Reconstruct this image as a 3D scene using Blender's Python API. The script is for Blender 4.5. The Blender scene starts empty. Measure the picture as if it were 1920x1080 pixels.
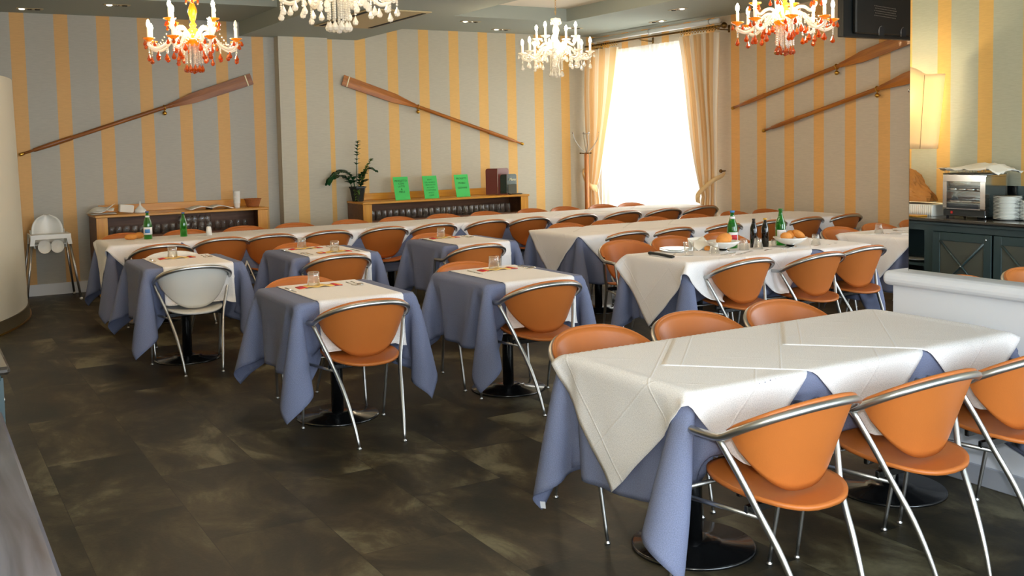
import bpy, bmesh, math, random
import numpy as np
from mathutils import Vector, Matrix
from mathutils.bvhtree import BVHTree
random.seed(7); np.random.seed(7)
PI = math.pi
S = bpy.context.scene
COL = S.collection

# ------------------------------------------------------------------ camera, world, lights, exposure
YAW, PITCH, ROLL = math.radians(30.72134), math.radians(3.97346), math.radians(-1.14793)
FPX, CY = 1903.1, 395.75
F = Vector((math.sin(YAW)*math.cos(PITCH), math.cos(YAW)*math.cos(PITCH), -math.sin(PITCH)))
R0 = Vector((math.cos(YAW), -math.sin(YAW), 0)); U0 = R0.cross(F)
Rv = math.cos(ROLL)*R0 + math.sin(ROLL)*U0
Uv = -math.sin(ROLL)*R0 + math.cos(ROLL)*U0
cam_d = bpy.data.cameras.new('camera'); cam = bpy.data.objects.new('camera', cam_d); COL.objects.link(cam)
cam.matrix_world = Matrix(((Rv.x, Uv.x, -F.x, 0), (Rv.y, Uv.y, -F.y, 0), (Rv.z, Uv.z, -F.z, 1.60), (0, 0, 0, 1)))
cam_d.sensor_fit = 'HORIZONTAL'; cam_d.sensor_width = 36.0; cam_d.lens = 36.0*FPX/1920
cam_d.shift_x = 0.0; cam_d.shift_y = -(540-CY)/1920.0
cam_d.clip_start = 0.05; cam_d.clip_end = 100
S.camera = cam
S.view_settings.view_transform = 'Standard'; S.view_settings.look = 'None'
S.view_settings.gamma = 1.0; S.view_settings.exposure = 0.74; S.view_settings.use_curve_mapping = False
S.cycles.use_denoising = True
S.cycles.max_bounces = 8; S.cycles.diffuse_bounces = 4; S.cycles.glossy_bounces = 4
S.cycles.transparent_max_bounces = 16; S.cycles.transmission_bounces = 6
S.cycles.sample_clamp_indirect = 6.0; S.cycles.caustics_reflective = False; S.cycles.caustics_refractive = False

W = bpy.data.worlds.new('sky'); S.world = W; W.use_nodes = True
W.node_tree.nodes['Background'].inputs[0].default_value = (0.86, 0.93, 1.0, 1)
W.node_tree.nodes['Background'].inputs[1].default_value = 2.2

def light(name, kind, loc, energy, color, rot=None, size=None, size_y=None, radius=None, parent=None):
    d = bpy.data.lights.new(name, kind); d.energy = energy; d.color = color
    if kind == 'AREA':
        d.shape = 'RECTANGLE'; d.size = size; d.size_y = size_y
    if radius is not None: d.shadow_soft_size = radius
    o = bpy.data.objects.new(name, d); COL.objects.link(o); o.location = loc
    if rot: o.rotation_euler = rot
    if parent: o.parent = parent
    return o
light('window_daylight', 'AREA', (9.05, 10.9, 1.5), 90, (1.0, 0.97, 0.92), (0, math.radians(90), 0), 2.8, 2.0)
light('fill_light_rear', 'AREA', (3.6, -2.42, 1.55), 290, (0.76, 0.88, 1.0), (math.radians(90), 0, 0), 6.4, 2.1)  # added cool fill lamp, stands in for daylight from behind the camera
light('fill_light_side', 'AREA', (8.6, 1.6, 1.6), 75, (0.88, 0.94, 1.0), (0, math.radians(90), 0), 2.2, 5.0)  # added fill lamp out of view, imitates daylight from the right
light('camera_flash', 'POINT', (0.02, -0.05, 1.74), 140, (0.93, 0.96, 1.0), radius=0.045)

# ------------------------------------------------------------------ materials
def lin(c):
    return tuple(((x/255.0)/12.92 if x/255.0 <= 0.04045 else ((x/255.0+0.055)/1.055)**2.4) for x in c)
MATS = {}
def mat(name, rgb, rough=0.6, metal=0.0, spec=0.5, bump=0.0, bscale=60.0, var=0.0, vscale=6.0, emit=None, estr=0.0, alpha=None, trans=0.0, coat=0.0, sheen=0.0):
    m = bpy.data.materials.new(name); m.use_nodes = True; nt = m.node_tree; b = nt.nodes['Principled BSDF']
    c = lin(rgb) + (1,)
    b.inputs['Base Color'].default_value = c; b.inputs['Roughness'].default_value = rough
    b.inputs['Metallic'].default_value = metal; b.inputs['Specular IOR Level'].default_value = spec
    b.inputs['Coat Weight'].default_value = coat; b.inputs['Transmission Weight'].default_value = trans
    b.inputs['Sheen Weight'].default_value = sheen
    if emit: b.inputs['Emission Color'].default_value = lin(emit)+(1,); b.inputs['Emission Strength'].default_value = estr
    if var or bump:
        tc = nt.nodes.new('ShaderNodeTexCoord')
    if var:
        n = nt.nodes.new('ShaderNodeTexNoise'); n.inputs['Scale'].default_value = vscale; n.inputs['Detail'].default_value = 5
        nt.links.new(tc.outputs['Object'], n.inputs['Vector'])
        mx = nt.nodes.new('ShaderNodeMix'); mx.data_type = 'RGBA'
        lo = tuple(max(0, x*(1-var)) for x in c[:3])+(1,); hi = tuple(min(1, x*(1+var)) for x in c[:3])+(1,)
        mx.inputs['A'].default_value = lo; mx.inputs['B'].default_value = hi
        nt.links.new(n.outputs['Fac'], mx.inputs['Factor']); nt.links.new(mx.outputs['Result'], b.inputs['Base Color'])
    if bump:
        n2 = nt.nodes.new('ShaderNodeTexNoise'); n2.inputs['Scale'].default_value = bscale; n2.inputs['Detail'].default_value = 3
        nt.links.new(tc.outputs['Object'], n2.inputs['Vector'])
        bp = nt.nodes.new('ShaderNodeBump'); bp.inputs['Strength'].default_value = bump; bp.inputs['Distance'].default_value = 0.01
        nt.links.new(n2.outputs['Fac'], bp.inputs['Height']); nt.links.new(bp.outputs['Normal'], b.inputs['Normal'])
    MATS[name] = m
    return m
def node(nt, t, **kw):
    n = nt.nodes.new(t)
    for k, v in kw.items(): setattr(n, k, v)
    return n
def mathn(nt, op, a, b=None):
    n = nt.nodes.new('ShaderNodeMath'); n.operation = op
    for i, x in enumerate((a, b)):
        if x is None: continue
        if isinstance(x, (int, float)): n.inputs[i].default_value = x
        else: nt.links.new(x, n.inputs[i])
    return n.outputs[0]

def stripe_mat(name, axis, start, period, width, grey=(190, 183, 164), orange=(226, 180, 108)):
    m = mat(name, grey, 0.75, bump=0.0); nt = m.node_tree; b = nt.nodes['Principled BSDF']
    g = node(nt, 'ShaderNodeNewGeometry'); sp = node(nt, 'ShaderNodeSeparateXYZ'); nt.links.new(g.outputs['Position'], sp.inputs[0])
    fr = mathn(nt, 'FRACT', mathn(nt, 'DIVIDE', mathn(nt, 'SUBTRACT', sp.outputs[axis], start), period))
    le = mathn(nt, 'LESS_THAN', fr, width/period)
    # woven wallpaper: fine threads both ways
    mp = node(nt, 'ShaderNodeVectorMath', operation='MULTIPLY'); nt.links.new(g.outputs['Position'], mp.inputs[0]); mp.inputs[1].default_value = (14, 14, 160)
    n1 = node(nt, 'ShaderNodeTexNoise'); n1.inputs['Scale'].default_value = 1.0; n1.inputs['Detail'].default_value = 2; nt.links.new(mp.outputs[0], n1.inputs['Vector'])
    mix = node(nt, 'ShaderNodeMix', data_type='RGBA'); nt.links.new(le, mix.inputs['Factor'])
    mix.inputs['A'].default_value = lin(grey)+(1,); mix.inputs['B'].default_value = lin(orange)+(1,)
    hs = node(nt, 'ShaderNodeMix', data_type='RGBA', blend_type='MULTIPLY'); hs.inputs['Factor'].default_value = 1.0
    cr = node(nt, 'ShaderNodeMapRange'); nt.links.new(n1.outputs['Fac'], cr.inputs['Value']); cr.inputs['To Min'].default_value = 0.88; cr.inputs['To Max'].default_value = 1.12
    nt.links.new(mix.outputs['Result'], hs.inputs['A']); nt.links.new(cr.outputs['Result'], hs.inputs['B'])
    nt.links.new(hs.outputs['Result'], b.inputs['Base Color'])
    bp = node(nt, 'ShaderNodeBump'); bp.inputs['Strength'].default_value = 0.15; bp.inputs['Distance'].default_value = 0.003
    nt.links.new(n1.outputs['Fac'], bp.inputs['Height']); nt.links.new(bp.outputs['Normal'], b.inputs['Normal'])
    return m
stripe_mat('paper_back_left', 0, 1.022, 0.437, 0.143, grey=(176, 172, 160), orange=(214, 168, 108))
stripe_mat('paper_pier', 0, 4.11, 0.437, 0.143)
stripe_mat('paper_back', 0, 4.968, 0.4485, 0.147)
stripe_mat('paper_right', 1, 7.04, 0.4415, 0.147, grey=(210, 196, 176), orange=(236, 182, 112))  # lighter tones paint a brighter lit wall into the paper
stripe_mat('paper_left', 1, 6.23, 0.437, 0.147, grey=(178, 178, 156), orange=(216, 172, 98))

def floor_mat():
    m = mat('floor_tiles', (70, 66, 52), 0.46, spec=0.3); nt = m.node_tree; b = nt.nodes['Principled BSDF']
    g = node(nt, 'ShaderNodeNewGeometry'); sp = node(nt, 'ShaderNodeSeparateXYZ'); nt.links.new(g.outputs['Position'], sp.inputs[0])
    PX, PY = 0.455, 0.955
    cx = mathn(nt, 'DIVIDE', mathn(nt, 'SUBTRACT', sp.outputs[0], 0.075), PX)
    ci = mathn(nt, 'FLOOR', cx); cf = mathn(nt, 'FRACT', cx)
    off = mathn(nt, 'MULTIPLY', mathn(nt, 'MODULO', mathn(nt, 'ADD', ci, 20.0), 2.0), 0.5)
    cy = mathn(nt, 'ADD', mathn(nt, 'DIVIDE', mathn(nt, 'SUBTRACT', sp.outputs[1], 4.585-0.4775), PY), off)
    ri = mathn(nt, 'FLOOR', cy); rf = mathn(nt, 'FRACT', cy)
    def edge(f, w):
        a = mathn(nt, 'LESS_THAN', f, w); c = mathn(nt, 'GREATER_THAN', f, 1-w); return mathn(nt, 'MAXIMUM', a, c)
    joint = mathn(nt, 'MAXIMUM', edge(cf, 0.0035), edge(rf, 0.0017))
    # every tile gets its own offset into the mottling
    cmb = node(nt, 'ShaderNodeCombineXYZ')
    nt.links.new(mathn(nt, 'ADD', sp.outputs[0], mathn(nt, 'MULTIPLY', ci, 7.31)), cmb.inputs[0])
    nt.links.new(mathn(nt, 'ADD', mathn(nt, 'MULTIPLY', sp.outputs[1], 0.62), mathn(nt, 'MULTIPLY', ri, 5.17)), cmb.inputs[1])
    nt.links.new(mathn(nt, 'MULTIPLY', ri, 3.3), cmb.inputs[2])
    n1 = node(nt, 'ShaderNodeTexNoise'); n1.inputs['Scale'].default_value = 2.3; n1.inputs['Detail'].default_value = 9; n1.inputs['Roughness'].default_value = 0.66; n1.inputs['Distortion'].default_value = 0.5
    nt.links.new(cmb.outputs[0], n1.inputs['Vector'])
    r = node(nt, 'ShaderNodeValToRGB'); nt.links.new(n1.outputs['Fac'], r.inputs['Fac'])
    els = r.color_ramp.elements; els[0].position = 0.36; els[0].color = lin((22, 26, 21))+(1,); els[1].position = 0.65; els[1].color = lin((104, 99, 76))+(1,)
    e = els.new(0.47); e.color = lin((41, 37, 27))+(1,)
    e = els.new(0.55); e.color = lin((64, 57, 40))+(1,)
    n2 = node(nt, 'ShaderNodeTexNoise'); n2.inputs['Scale'].default_value = 60; n2.inputs['Detail'].default_value = 4; nt.links.new(g.outputs['Position'], n2.inputs['Vector'])
    mr = node(nt, 'ShaderNodeMapRange'); nt.links.new(n2.outputs['Fac'], mr.inputs['Value']); mr.inputs['To Min'].default_value = 0.75; mr.inputs['To Max'].default_value = 1.25
    mu = node(nt, 'ShaderNodeMix', data_type='RGBA', blend_type='MULTIPLY'); mu.inputs['Factor'].default_value = 1
    nt.links.new(r.outputs['Color'], mu.inputs['A']); nt.links.new(mr.outputs['Result'], mu.inputs['B'])
    jm = node(nt, 'ShaderNodeMix', data_type='RGBA'); nt.links.new(joint, jm.inputs['Factor']); nt.links.new(mu.outputs['Result'], jm.inputs['A']); jm.inputs['B'].default_value = lin((22, 21, 17))+(1,)
    nt.links.new(jm.outputs['Result'], b.inputs['Base Color'])
    bp = node(nt, 'ShaderNodeBump'); bp.inputs['Strength'].default_value = 0.12; bp.inputs['Distance'].default_value = 0.004
    nt.links.new(mathn(nt, 'SUBTRACT', n2.outputs['Fac'], joint), bp.inputs['Height']); nt.links.new(bp.outputs['Normal'], b.inputs['Normal'])
floor_mat()

def glass_mat(name, tint, a=0.62, rough=0.03, body=None):
    """thin glass: mostly see-through, with a facing-dependent reflection and a little body colour"""
    m = bpy.data.materials.new(name); m.use_nodes = True; nt = m.node_tree; nt.nodes.clear()
    o = node(nt, 'ShaderNodeOutputMaterial'); t = node(nt, 'ShaderNodeBsdfTransparent'); t.inputs[0].default_value = lin(tint)+(1,)
    gl = node(nt, 'ShaderNodeBsdfGlossy'); gl.inputs['Roughness'].default_value = rough; gl.inputs['Color'].default_value = (0.95, 0.95, 0.95, 1)
    lw = node(nt, 'ShaderNodeLayerWeight'); lw.inputs['Blend'].default_value = 0.5
    d = node(nt, 'ShaderNodeBsdfTranslucent'); d.inputs['Color'].default_value = lin(body or tint)+(1,)
    df = node(nt, 'ShaderNodeBsdfDiffuse'); df.inputs['Color'].default_value = lin(body or tint)+(1,)
    md = node(nt, 'ShaderNodeMixShader'); md.inputs[0].default_value = 0.5; nt.links.new(d.outputs[0], md.inputs[1]); nt.links.new(df.outputs[0], md.inputs[2])
    m1 = node(nt, 'ShaderNodeMixShader'); m1.inputs[0].default_value = 1-a
    nt.links.new(t.outputs[0], m1.inputs[1]); nt.links.new(md.outputs[0], m1.inputs[2])
    m2 = node(nt, 'ShaderNodeMixShader'); f = mathn(nt, 'MULTIPLY', mathn(nt, 'POWER', lw.outputs['Facing'], 2.2), 0.85)
    nt.links.new(mathn(nt, 'ADD', f, 0.05), m2.inputs[0]); nt.links.new(m1.outputs[0], m2.inputs[1]); nt.links.new(gl.outputs[0], m2.inputs[2])
    nt.links.new(m2.outputs[0], o.inputs[0]); MATS[name] = m; return m
glass_mat('tumbler_glass', (254, 254, 252), 0.95)
glass_mat('crystal', (255, 253, 248), 0.35, 0.05, (255, 252, 244))
glass_mat('amber_crystal', (250, 180, 50), 0.3, 0.05, (255, 186, 36))
glass_mat('amber_drop', (225, 120, 30), 0.4, 0.05, (218, 108, 22))
glass_mat('green_glass', (90, 205, 80), 0.6, 0.04, (50, 165, 45))
glass_mat('dark_glass', (30, 26, 12), 0.5, 0.05, (22, 20, 10))
glass_mat('window_glass', (250, 252, 252), 0.97, 0.0)
glass_mat('cabinet_glass', (130, 132, 124), 0.10, 0.25, (118, 122, 110))

def cloth_mat(name, rgb, crease=0.25, sheen=0.0, translucent=0.0):
    m = mat(name, rgb, 0.85, spec=0.25, sheen=sheen); nt = m.node_tree; b = nt.nodes['Principled BSDF']
    uv = node(nt, 'ShaderNodeUVMap'); uv.uv_map = 'UVMap'; sp = node(nt, 'ShaderNodeSeparateXYZ'); nt.links.new(uv.outputs[0], sp.inputs[0])
    def fold(s, p):
        f = mathn(nt, 'FRACT', mathn(nt, 'DIVIDE', s, p)); a = mathn(nt, 'ABSOLUTE', mathn(nt, 'SUBTRACT', f, 0.5))
        return mathn(nt, 'MAXIMUM', mathn(nt, 'SUBTRACT', 1.0, mathn(nt, 'MULTIPLY', a, p/0.006)), 0.0)
    cr = mathn(nt, 'ADD', fold(sp.outputs[0], 0.36), fold(sp.outputs[1], 0.36))
    n = node(nt, 'ShaderNodeTexNoise'); n.inputs['Scale'].default_value = 9; n.inputs['Detail'].default_value = 6; nt.links.new(uv.outputs[0], n.inputs['Vector'])
    w = node(nt, 'ShaderNodeTexNoise'); w.inputs['Scale'].default_value = 260; nt.links.new(uv.outputs[0], w.inputs['Vector'])
    h = mathn(nt, 'ADD', mathn(nt, 'MULTIPLY', cr, crease), mathn(nt, 'ADD', mathn(nt, 'MULTIPLY', n.outputs['Fac'], 0.9), mathn(nt, 'MULTIPLY', w.outputs['Fac'], 0.04)))
    bp = node(nt, 'ShaderNodeBump'); bp.inputs['Strength'].default_value = 0.5; bp.inputs['Distance'].default_value = 0.006
    nt.links.new(h, bp.inputs['Height']); nt.links.new(bp.outputs['Normal'], b.inputs['Normal'])
    c = lin(rgb); mr = node(nt, 'ShaderNodeMapRange'); nt.links.new(w.outputs['Fac'], mr.inputs['Value']); mr.inputs['From Min'].default_value = .3; mr.inputs['From Max'].default_value = .7; mr.inputs['To Min'].default_value = 0.82; mr.inputs['To Max'].default_value = 1.14
    mu = node(nt, 'ShaderNodeMix', data_type='RGBA', blend_type='MULTIPLY'); mu.inputs['Factor'].default_value = 1; mu.inputs['A'].default_value = c+(1,); nt.links.new(mr.outputs['Result'], mu.inputs['B'])
    nt.links.new(mu.outputs['Result'], b.inputs['Base Color'])
    return m
cloth_mat('blue_cloth', (114, 121, 147), 0.12)
cloth_mat('white_cloth', (243, 239, 236), 0.4)

def curtain_mat():
    m = mat('curtain_fabric', (230, 190, 130), 0.8); nt = m.node_tree; nt.nodes.clear()
    o = node(nt, 'ShaderNodeOutputMaterial'); uv = node(nt, 'ShaderNodeUVMap'); uv.uv_map = 'UVMap'; sp = node(nt, 'ShaderNodeSeparateXYZ'); nt.links.new(uv.outputs[0], sp.inputs[0])
    f = mathn(nt, 'LESS_THAN', mathn(nt, 'FRACT', mathn(nt, 'MULTIPLY', sp.outputs[0], 9.5)), 0.42)
    mx = node(nt, 'ShaderNodeMix', data_type='RGBA'); nt.links.new(f, mx.inputs['Factor']); mx.inputs['A'].default_value = lin((240, 207, 158))+(1,); mx.inputs['B'].default_value = lin((249, 238, 218))+(1,)
    d = node(nt, 'ShaderNodeBsdfDiffuse'); t = node(nt, 'ShaderNodeBsdfTranslucent'); ms = node(nt, 'ShaderNodeMixShader'); ms.inputs[0].default_value = 0.35
    nt.links.new(mx.outputs['Result'], d.inputs[0]); nt.links.new(mx.outputs['Result'], t.inputs[0])
    nt.links.new(d.outputs[0], ms.inputs[1]); nt.links.new(t.outputs[0], ms.inputs[2]); nt.links.new(ms.outputs[0], o.inputs[0])
curtain_mat()
def sheer_mat():
    m = mat('sheer_fabric', (250, 248, 240), 0.9); nt = m.node_tree; nt.nodes.clear()
    o = node(nt, 'ShaderNodeOutputMaterial')
    d = node(nt, 'ShaderNodeBsdfDiffuse'); t = node(nt, 'ShaderNodeBsdfTranslucent'); tr = node(nt, 'ShaderNodeBsdfTransparent')
    d.inputs[0].default_value = (.92, .9, .84, 1); t.inputs[0].default_value = (.95, .93, .87, 1)
    a = node(nt, 'ShaderNodeMixShader'); a.inputs[0].default_value = 0.6; b = node(nt, 'ShaderNodeMixShader'); b.inputs[0].default_value = 0.35
    nt.links.new(d.outputs[0], a.inputs[1]); nt.links.new(t.outputs[0], a.inputs[2]); nt.links.new(a.outputs[0], b.inputs[1]); nt.links.new(tr.outputs[0], b.inputs[2]); nt.links.new(b.outputs[0], o.inputs[0])
sheer_mat()
def shade_mat():
    m = MATS['shade_fabric']; nt = m.node_tree; nt.nodes.clear(); o = node(nt, 'ShaderNodeOutputMaterial')
    d = node(nt, 'ShaderNodeBsdfDiffuse'); t = node(nt, 'ShaderNodeBsdfTranslucent'); ms = node(nt, 'ShaderNodeMixShader'); ms.inputs[0].default_value = 0.6
    for q in (d, t): q.inputs[0].default_value = lin((255, 240, 210))+(1,)
    nt.links.new(d.outputs[0], ms.inputs[1]); nt.links.new(t.outputs[0], ms.inputs[2]); nt.links.new(ms.outputs[0], o.inputs[0])
def wood_mat(name, rgb, rgb2, rough=0.4, axis=0, scale=1.0, coat=0.2):
    m = mat(name, rgb, rough, coat=coat); nt = m.node_tree; b = nt.nodes['Principled BSDF']
    tc = node(nt, 'ShaderNodeTexCoord'); mp = node(nt, 'ShaderNodeMapping'); nt.links.new(tc.outputs['Object'], mp.inputs[0])
    s = [22*scale]*3; s[axis] = 1.6*scale; mp.inputs['Scale'].default_value = s
    n = node(nt, 'ShaderNodeTexNoise'); n.inputs['Scale'].default_value = 1.4; n.inputs['Detail'].default_value = 7; n.inputs['Distortion'].default_value = 0.8; nt.links.new(mp.outputs[0], n.inputs['Vector'])
    mx = node(nt, 'ShaderNodeMix', data_type='RGBA'); mx.inputs['A'].default_value = lin(rgb)+(1,); mx.inputs['B'].default_value = lin(rgb2)+(1,)
    mr = node(nt, 'ShaderNodeMapRange'); mr.inputs['From Min'].default_value = 0.35; mr.inputs['From Max'].default_value = 0.68; nt.links.new(n.outputs['Fac'], mr.inputs['Value'])
    nt.links.new(mr.outputs['Result'], mx.inputs['Factor']); nt.links.new(mx.outputs['Result'], b.inputs['Base Color'])
    return m
wood_mat('beech_wood', (214, 152, 48), (198, 130, 34), 0.38, 0)
wood_mat('beech_wood_up', (214, 152, 48), (198, 130, 34), 0.38, 2)
wood_mat('brown_board', (122, 80, 50), (100, 64, 40), 0.55, 0)
wood_mat('oar_wood', (182, 108, 26), (148, 82, 14), 0.42, 0, 1.2, 0.1)
wood_mat('oar_wood_dark', (150, 88, 28), (118, 64, 16), 0.42, 0, 1.2, 0.1)
wood_mat('pole_wood', (206, 128, 56), (182, 104, 42), 0.35, 2, 1.0)
wood_mat('dark_counter_wood', (104, 104, 114), (66, 64, 72), 0.3, 1, 1.0, 0.5)
wood_mat('sideboard_top_wood', (66, 58, 50), (46, 42, 38), 0.25, 1, 1.0, 0.5)
mat('brass', (196, 150, 62), 0.28, 1.0)
mat('dark_brass', (120, 92, 50), 0.35, 1.0)
mat('steel', (182, 181, 178), 0.36, 1.0)
mat('polished_steel', (215, 213, 208), 0.12, 1.0)
mat('leather', (182, 104, 46), 0.38, spec=0.38, bump=0.05, bscale=220, var=0.07, vscale=5)
mat('leather_white', (226, 222, 212), 0.4, bump=0.05, bscale=220)
mat('leather_edge', (232, 176, 110), 0.6)
mat('black_metal', (14, 15, 16), 0.22, 0.0, spec=0.6, coat=0.4)
mat('black_plastic', (16, 20, 20), 0.4)
mat('dark_rubber', (24, 24, 24), 0.7)
mat('table_board', (120, 90, 60), 0.5)
mat('ceiling_paint', (160, 168, 160), 0.9, bump=0.02, bscale=40)
mat('ceiling_cove', (232, 222, 205), 0.9)
mat('column_paint', (214, 206, 184), 0.8, bump=0.04, bscale=160)
mat('column_base', (84, 72, 48), 0.55)
mat('counter_inlay_grey', (126, 130, 118), 0.18, coat=0.3)
mat('white_paint', (226, 228, 230), 0.55)
mat('partition_paint', (214, 217, 222), 0.6)
mat('grey_base', (158, 162, 170), 0.6)
mat('rear_wall', (196, 190, 176), 0.85)
mat('dark_green_paint', (50, 68, 70), 0.3, spec=0.5, coat=0.25)
mat('white_plastic', (232, 230, 222), 0.35)
mat('white_ceramic', (236, 236, 230), 0.18, coat=0.4)
mat('paper', (236, 233, 222), 0.85)
mat('green_card', (64, 196, 92), 0.65)
mat('card_ink', (18, 50, 22), 0.8)
mat('dark_ink', (16, 18, 14), 0.8)
mat('maroon_leather', (104, 42, 32), 0.3, coat=0.3)
mat('menu_green', (22, 48, 42), 0.15, coat=0.6)
mat('gold_ink', (240, 232, 190), 0.5)
mat('wicker', (160, 92, 40), 0.7, bump=0.8, bscale=90, var=0.3, vscale=60)
mat('pot_plastic', (18, 26, 24), 0.35)
mat('leaf', (22, 74, 36), 0.42, var=0.3, vscale=14)
mat('leaf_light', (88, 118, 44), 0.45, var=0.2, vscale=14)
mat('stem', (70, 62, 32), 0.6)
mat('bread', (214, 138, 56), 0.7, bump=0.3, bscale=60, var=0.25, vscale=25)
mat('bread_cut', (226, 150, 70), 0.8, bump=0.4, bscale=90, var=0.15, vscale=30)
mat('bag_paper', (186, 122, 54), 0.65, bump=0.5, bscale=18, var=0.3, vscale=8)
mat('candle', (250, 244, 228), 0.5, emit=(255, 236, 200), estr=0.25)
mat('bulb_lit', (255, 240, 215), 0.3, emit=(255, 226, 176), estr=45.0)
mat('bulb_off', (240, 238, 230), 0.2)
mat('spot_lit', (255, 250, 235), 0.3, emit=(255, 246, 228), estr=4.0)
mat('shade_fabric', (255, 236, 196), 0.9)
shade_mat()
mat('pipe_white', (240, 246, 248), 0.3, coat=0.4)
mat('vent_panel', (190, 172, 132), 0.5)
mat('vent_slot', (26, 24, 18), 0.8)
mat('label_white', (236, 236, 236), 0.6)
mat('label_blue', (70, 130, 190), 0.6)
mat('label_red', (190, 40, 50), 0.6)
mat('cap_blue', (60, 90, 150), 0.4, 0.3)
mat('cap_yellow', (220, 170, 50), 0.4)
mat('red_print', (196, 40, 44), 0.7)
mat('yellow_print', (238, 196, 110), 0.7)
mat('red_switch', (190, 30, 20), 0.4)
mat('mirror_glass', (246, 249, 248), 0.0, 1.0)
def rebuild_mirror():
    m = MATS['mirror_glass']; b = m.node_tree.nodes['Principled BSDF']; b.inputs['Roughness'].default_value = 0.0; b.inputs['Base Color'].default_value = (0.93, 0.95, 0.93, 1)
rebuild_mirror()

# ------------------------------------------------------------------ mesh helpers
class MB:
    def __init__(s): s.v = []; s.f = []; s.sm = []; s.uv = None
    def add(s, vs, fs, smooth=True):
        o = len(s.v); s.v.extend([tuple(p) for p in vs]); s.f.extend([tuple(i+o for i in f) for f in fs]); s.sm.extend([smooth]*len(fs)); return s
    def box(s, x0, x1, y0, y1, z0, z1, bev=0.0):
        if bev <= 0:
            v = [(x, y, z) for x in (x0, x1) for y in (y0, y1) for z in (z0, z1)]
            f = [(0, 1, 3, 2), (4, 6, 7, 5), (0, 4, 5, 1), (2, 3, 7, 6), (0, 2, 6, 4), (1, 5, 7, 3)]
            return s.add(v, f, False)
        b = min(bev, (x1-x0)*.45, (y1-y0)*.45, (z1-z0)*.45)
        c = [(x0+b, x1-b), (y0+b, y1-b), (z0+b, z1-b)]; e = [(x0, x1), (y0, y1), (z0, z1)]
        v = []; idx = {}
        for i in (0, 1):
            for j in (0, 1):
                for k in (0, 1):
                    for a in range(3):
                        p = [c[0][i], c[1][j], c[2][k]]; p[a] = e[a][(i, j, k)[a]]
                        idx[(i, j, k, a)] = len(v); v.append(tuple(p))
        f = []
        for a in range(3):
            b1, b2 = (a+1) % 3, (a+2) % 3
            for sgn in (0, 1):
                q = []
                for (u, w) in ((0, 0), (1, 0), (1, 1), (0, 1)):
                    t = [0, 0, 0]; t[a] = sgn; t[b1] = u; t[b2] = w; q.append(idx[tuple(t)+(a,)])
                f.append(tuple(q if sgn else q[::-1]))
        for a in range(3):      # edges along axis a
            b1, b2 = (a+1) % 3, (a+2) % 3
            for u in (0, 1):
                for w in (0, 1):
                    t0 = [0, 0, 0]; t0[b1] = u; t0[b2] = w; t1 = list(t0); t1[a] = 1
                    q = (idx[tuple(t0)+(b1,)], idx[tuple(t1)+(b1,)], idx[tuple(t1)+(b2,)], idx[tuple(t0)+(b2,)])
                    f.append(q if (u ^ w) else q[::-1])
        for i in (0, 1):
            for j in (0, 1):
                for k in (0, 1):
                    q = (idx[(i, j, k, 0)], idx[(i, j, k, 1)], idx[(i, j, k, 2)])
                    f.append(q if (i+j+k) % 2 == 1 else q[::-1])
        return s.add(v, f, False)
    def lathe(s, prof, n=24, c=(0, 0, 0), smooth=True, cap=False):
        v = []; f = []
        for (r, z) in prof:
            for i in range(n):
                a = 2*PI*i/n; v.append((c[0]+r*math.cos(a), c[1]+r*math.sin(a), c[2]+z))
        for k in range(len(prof)-1):
            for i in range(n):
                j = (i+1) % n; f.append((k*n+i, k*n+j, (k+1)*n+j, (k+1)*n+i))
        if cap:
            f.append(tuple(range(n))[::-1]); f.append(tuple((len(prof)-1)*n+i for i in range(n)))
        return s.add(v, f, smooth)
    def tube(s, pts, r, n=10, cap=True, closed=False):
        P = [Vector(p) for p in pts]; m = len(P)
        rr = r if isinstance(r, (list, tuple)) else [r]*m
        T = []
        for i in range(m):
            a = P[(i-1) % m] if (closed or i > 0) else P[0]; b = P[(i+1) % m] if (closed or i < m-1) else P[-1]
            T.append((b-a).normalized())
        nrm = T[0].orthogonal().normalized(); v = []; f = []
        for i in range(m):
            nrm = (nrm - T[i]*nrm.dot(T[i]));
            if nrm.length < 1e-6: nrm = T[i].orthogonal()
            nrm.normalize(); bi = T[i].cross(nrm)
            for k in range(n):
                a = 2*PI*k/n; v.append(P[i]+(nrm*math.cos(a)+bi*math.sin(a))*rr[i])
        mm = m if closed else m-1
        for i in range(mm):
            for k in range(n):
                j = (k+1) % n; i2 = (i+1) % m; f.append((i*n+k, i*n+j, i2*n+j, i2*n+k))
        if cap and not closed: f.append(tuple(range(n))[::-1]); f.append(tuple((m-1)*n+k for k in range(n)))
        return s.add(v, f, True)
    def ball(s, c, r, n=12, m=8, sq=(1, 1, 1)):
        v = [(c[0], c[1], c[2]-r*sq[2])]; f = []
        for k in range(1, m):
            ph = -PI/2+PI*k/m
            for i in range(n):
                a = 2*PI*i/n; v.append((c[0]+r*sq[0]*math.cos(ph)*math.cos(a), c[1]+r*sq[1]*math.cos(ph)*math.sin(a), c[2]+r*sq[2]*math.sin(ph)))
        v.append((c[0], c[1], c[2]+r*sq[2])); L = len(v)-1
        for i in range(n):
            j = (i+1) % n; f.append((0, 1+j, 1+i)); f.append((L, L-n+i, L-n+j))
        for k in range(m-2):
            for i in range(n):
                j = (i+1) % n; f.append((1+k*n+i, 1+k*n+j, 1+(k+1)*n+j, 1+(k+1)*n+i))
        return s.add(v, f, True)
    def grid(s, G, smooth=True):
        a, b = len(G), len(G[0]); v = [p for row in G for p in row]; f = []
        for i in range(a-1):
            for j in range(b-1): f.append((i*b+j, (i+1)*b+j, (i+1)*b+j+1, i*b+j+1))
        return s.add(v, f, smooth)
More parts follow.
